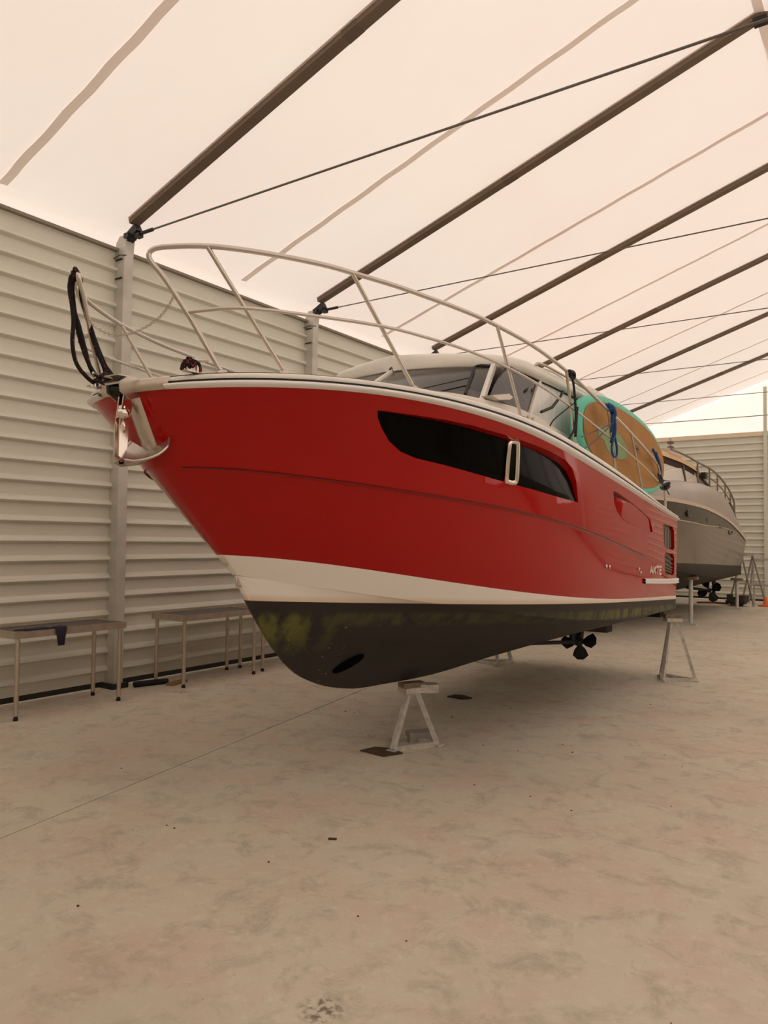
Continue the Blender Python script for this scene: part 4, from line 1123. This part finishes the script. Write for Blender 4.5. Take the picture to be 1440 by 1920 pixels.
# superstructure
gT = tab([(-5.0, 2.85), (-4.0, 2.96), (-2.3, 3.08), (-.8, 3.15), (0.3, 3.18), (1.4, 3.15), (2.6, 3.02), (3.9, 2.76), (4.8, 2.42), (5.4, 2.02)])
b = MB(); rows = []
for i in range(40):
    s = -5.0 + 10.4 * i / 39; w = gW(s); z = max(gT(s), gZs(s) + .02); h = z - gZs(s)
    rows.append([(w, s, gZs(s) - .02), (w - .06 * min(1, h * 3), s, gZs(s) + h * .5), (w - .16 * min(1, h * 2), s, z - .04 * min(1, h * 4)), (w - .26, s, z), (0, s, z + .04), (-w + .26, s, z), (-w + .16, s, z - .04 * min(1, h * 4)), (-w, s, gZs(s) - .02)])
b.grid(rows, True, flip=True); b.build('deck_moulding', GREYWHITE, gb)
# dark cushion stripe on the sloping quarter
b = MB(); pts = []
for s in np.linspace(3.3, 5.2, 8): pts.append([(gW(s) - .14, s, gT(s) - .02), (gW(s) - .32, s, gT(s) + .05)])
b.grid(pts, False, flip=True); b.grid([[(p[0][0], p[0][1], p[0][2] - .07), p[0]] for p in pts], False, flip=True); b.build('stern_cushion', BLACK, gb)
# windscreen and canopy
CZ = lambda s: 3.66 - .035 * max(0, s + 1.2) ** 1.6 * .9
for k, (s0_, s1_) in enumerate(((-4.6, -.82), (-.70, .52))):
    b = MB(); b.add([(1.36, s0_, gT(s0_) + .0), (1.36, s1_, gT(s1_) + .02), (1.29, s1_ + .02 * k, CZ(s1_) - .16), (1.29, s0_, CZ(s0_) - .16)], [(0, 1, 2, 3)]); b.build('side_window_pane', mat('milky_pane', (216, 208, 198), .25), gb)
b = MB(); b.add([(1.36, .56, 3.18), (1.36, 1.75, 3.12), (1.31, 1.1, 3.36), (1.29, .60, 3.46)], [(0, 1, 2, 3)]); b.build('side_window_pane', mat('dim_pane', (138, 126, 116), .25), gb)
for a_, c_, w_ in (((1.365, -.76, 3.10), (1.30, -.76, 3.52), .07), ((1.365, .54, 3.16), (1.30, .56, 3.50), .04), ((1.30, .45, 3.55), (1.38, 1.85, 3.12), .05), ((1.365, -4.6, 3.0), (1.365, 1.8, 3.13), .03)):
    MB().bar(a_, c_, w_, .05).build('window_frame', mat('olive_frame', (98, 86, 72), .5), gb)
b = MB(); rows = []
for i in range(16):
    t = i / 15; s_ = -5.2 + 5.9 * t; z = CZ(s_)
    rows.append([(1.33, s_, z - .10), (1.31, s_, z), (.8, s_, z + .10), (0, s_, z + .13), (-.8, s_, z + .10), (-1.31, s_, z), (-1.33, s_, z - .10)])
b.grid(rows, True, flip=True); b.poly(rows[-1]); b.build('canopy', CANVAS, gb)
b = MB(); b.grid([[(1.30, s_, CZ(s_) - .24), (1.30, s_, CZ(s_) - .08)] for s_ in np.linspace(-5.2, .4, 12)], False, flip=True)
b.add([(1.27, -5.2, 3.42), (1.27, .2, 3.42), (-1.27, .2, 3.42), (-1.27, -5.2, 3.42)], [(0, 1, 2, 3)]); b.build('canopy_side', MAROON, gb)
PG = mat('pinkish_grey', (196, 182, 172), .6)
MB().box((.9, -.75, 3.80), (.5, 1.1, .12)).build('roof_box', PG, gb)
ms = MB().tube([(1.0, -.55, 3.7), (1.0, -.55, 4.16)], .026, 8).build('mast', PG, gb)
for z_, w_ in ((4.06, .16), (3.95, .12)): MB().box((1.0, -.55, z_), (.12, w_, .05)).build('navigation_light', mat('lamp_dark', (110, 98, 88), .6), ms)
rl = [(1.36, -2.0, 3.74), (1.40, -.9, 3.72), (1.43, .1, 3.66), (1.43, 1.36, 3.63), (1.43, 2.3, 3.55), (1.43, 3.3, 3.38), (1.42, 4.06, 3.20), (1.40, 4.7, 2.98), (1.39, 4.83, 2.70)]
MB().tube(smooth_path(rl, 4), .024, 8).build('top_rail', mat('rail_bronze', (140, 124, 106), .45, metal=.4), gb)
MB().tube(smooth_path([(p[0], p[1] - .1, p[2] - .22) for p in rl[3:8]], 3), .016, 6).build('middle_rail', MATS['rail_bronze'], gb)
for i in (2, 3, 4, 5, 6, 7):
    p = rl[i]; MB().tube([p, (p[0] - .02, p[1] + .12, gT(p[1]) - .02)], .020, 6).build('stanchion', MATS['rail_bronze'], gb)
MB().box((1.40, .95, 3.42), (.10, .26, .14)).build('horn', BLACK, gb)
for x in (.75, -.75):
    prop(x, 4.7, .50, .34, gb, PROP, ph=.5); MB().tube([(x, 4.7, .50), (x * .9, 2.4, .68)], .035, 8).build('propeller_shaft', PROP, gb)
    MB().prism([(x, 5.0, .9), (x, 5.4, .9), (x, 5.32, .36), (x, 5.08, .36)], (.04, 0, 0)).build('rudder', PROP, gb)
# props holding it up
def postprop(label, x, y, z):
    e = empty('prop_post', (x, y, 0), 0, label, 'prop', 'posts under the grey boat')
    MB().tube([(0, 0, .04), (0, 0, z)], .045, 10).build('post', STANDM, e); MB().box((0, 0, .02), (.26, .26, .04)).build('foot_plate', STANDM, e)
    MB().box((0, 0, z + .03), (.3, .2, .06)).build('timber_pad', WOOD, e)
postprop('round steel post propping the port side of the grey boat', -3.93, 17.75, 1.01)
postprop('round steel post under the port stern of the grey boat', -3.85, 22.9, .80)
kb = MB(); 
for y in (15.2, 19.2): 
    e = tag(MB().box((0, 0, .24), (.7, .35, .48)).build('keel_block', mat('dark_block', (44, 34, 28), .9), loc=(GX, y, 0)), 'dark keel block under the middle of the grey boat' if y > 17 else 'dark keel block under the front of the grey boat', 'block')

# trestles and odds at the back wall
def trestle(label, x, y, rz_, h=1.35, w=.8, m=GALV):
    e = empty('folding_trestle', (x, y, 0), rz_, label, 'trestle', 'trestles at the back wall')
    MB().bar((-w / 2, 0, h), (w / 2, 0, h), .07, .07).build('top_beam', m, e)
    for sx in (-1, 1):
        for sy in (-1, 1): MB().bar((sx * (w / 2 - .05), 0, h - .02), (sx * w / 2, sy * .38, .0), .04).build('leg', m, e)
    for sy in (-1, 1):
        MB().bar((-w / 2 + .03, sy * .22, h * .42), (w / 2 - .03, sy * .22, h * .42), .035).build('brace', m, e)
    return e
trestle('grey folding trestle closest to the grey boat stern', -3.85, 24.6, R(70), 1.50, .7)
trestle('grey folding trestle at the right edge by the pale post', -3.45, 25.3, R(20), 1.35, .8)
b = MB(); rn = random.Random(5)
for i in range(9): b.box((rn.uniform(-.35, .35), rn.uniform(-.2, .2), .08 + rn.uniform(0, .16)), (rn.uniform(.12, .3), rn.uniform(.1, .25), rn.uniform(.08, .2)), Matrix.Rotation(rn.uniform(0, 3), 3, 'Z'))
tag(b.build('scrap_pile', mat('scrap_dark', (66, 58, 50), .8, noise=.6, scale=6), loc=(-4.02, 24.1, 0)), 'low heap of dark scrap below the trestles', 'scrap', kind='stuff')
tag(MB().lathe([(0, 0), (.2, 0), (.2, .03), (.07, .05), (.04, .26), (0, .27)], 14).build('orange_cone', ORANGE, loc=(-3.36, 24.5, 0)), 'small orange object on the floor at the right picture edge', 'cone')
b = MB(); b.tube(smooth_path([(-5.2, 24.3, .03), (-4.8, 24.6, .03), (-4.4, 24.5, .03), (-4.1, 24.8, .03)], 6), .03, 6); tag(b.build('red_hose', CABLE_RED), 'dull red hose on the floor by the back wall', 'hose')
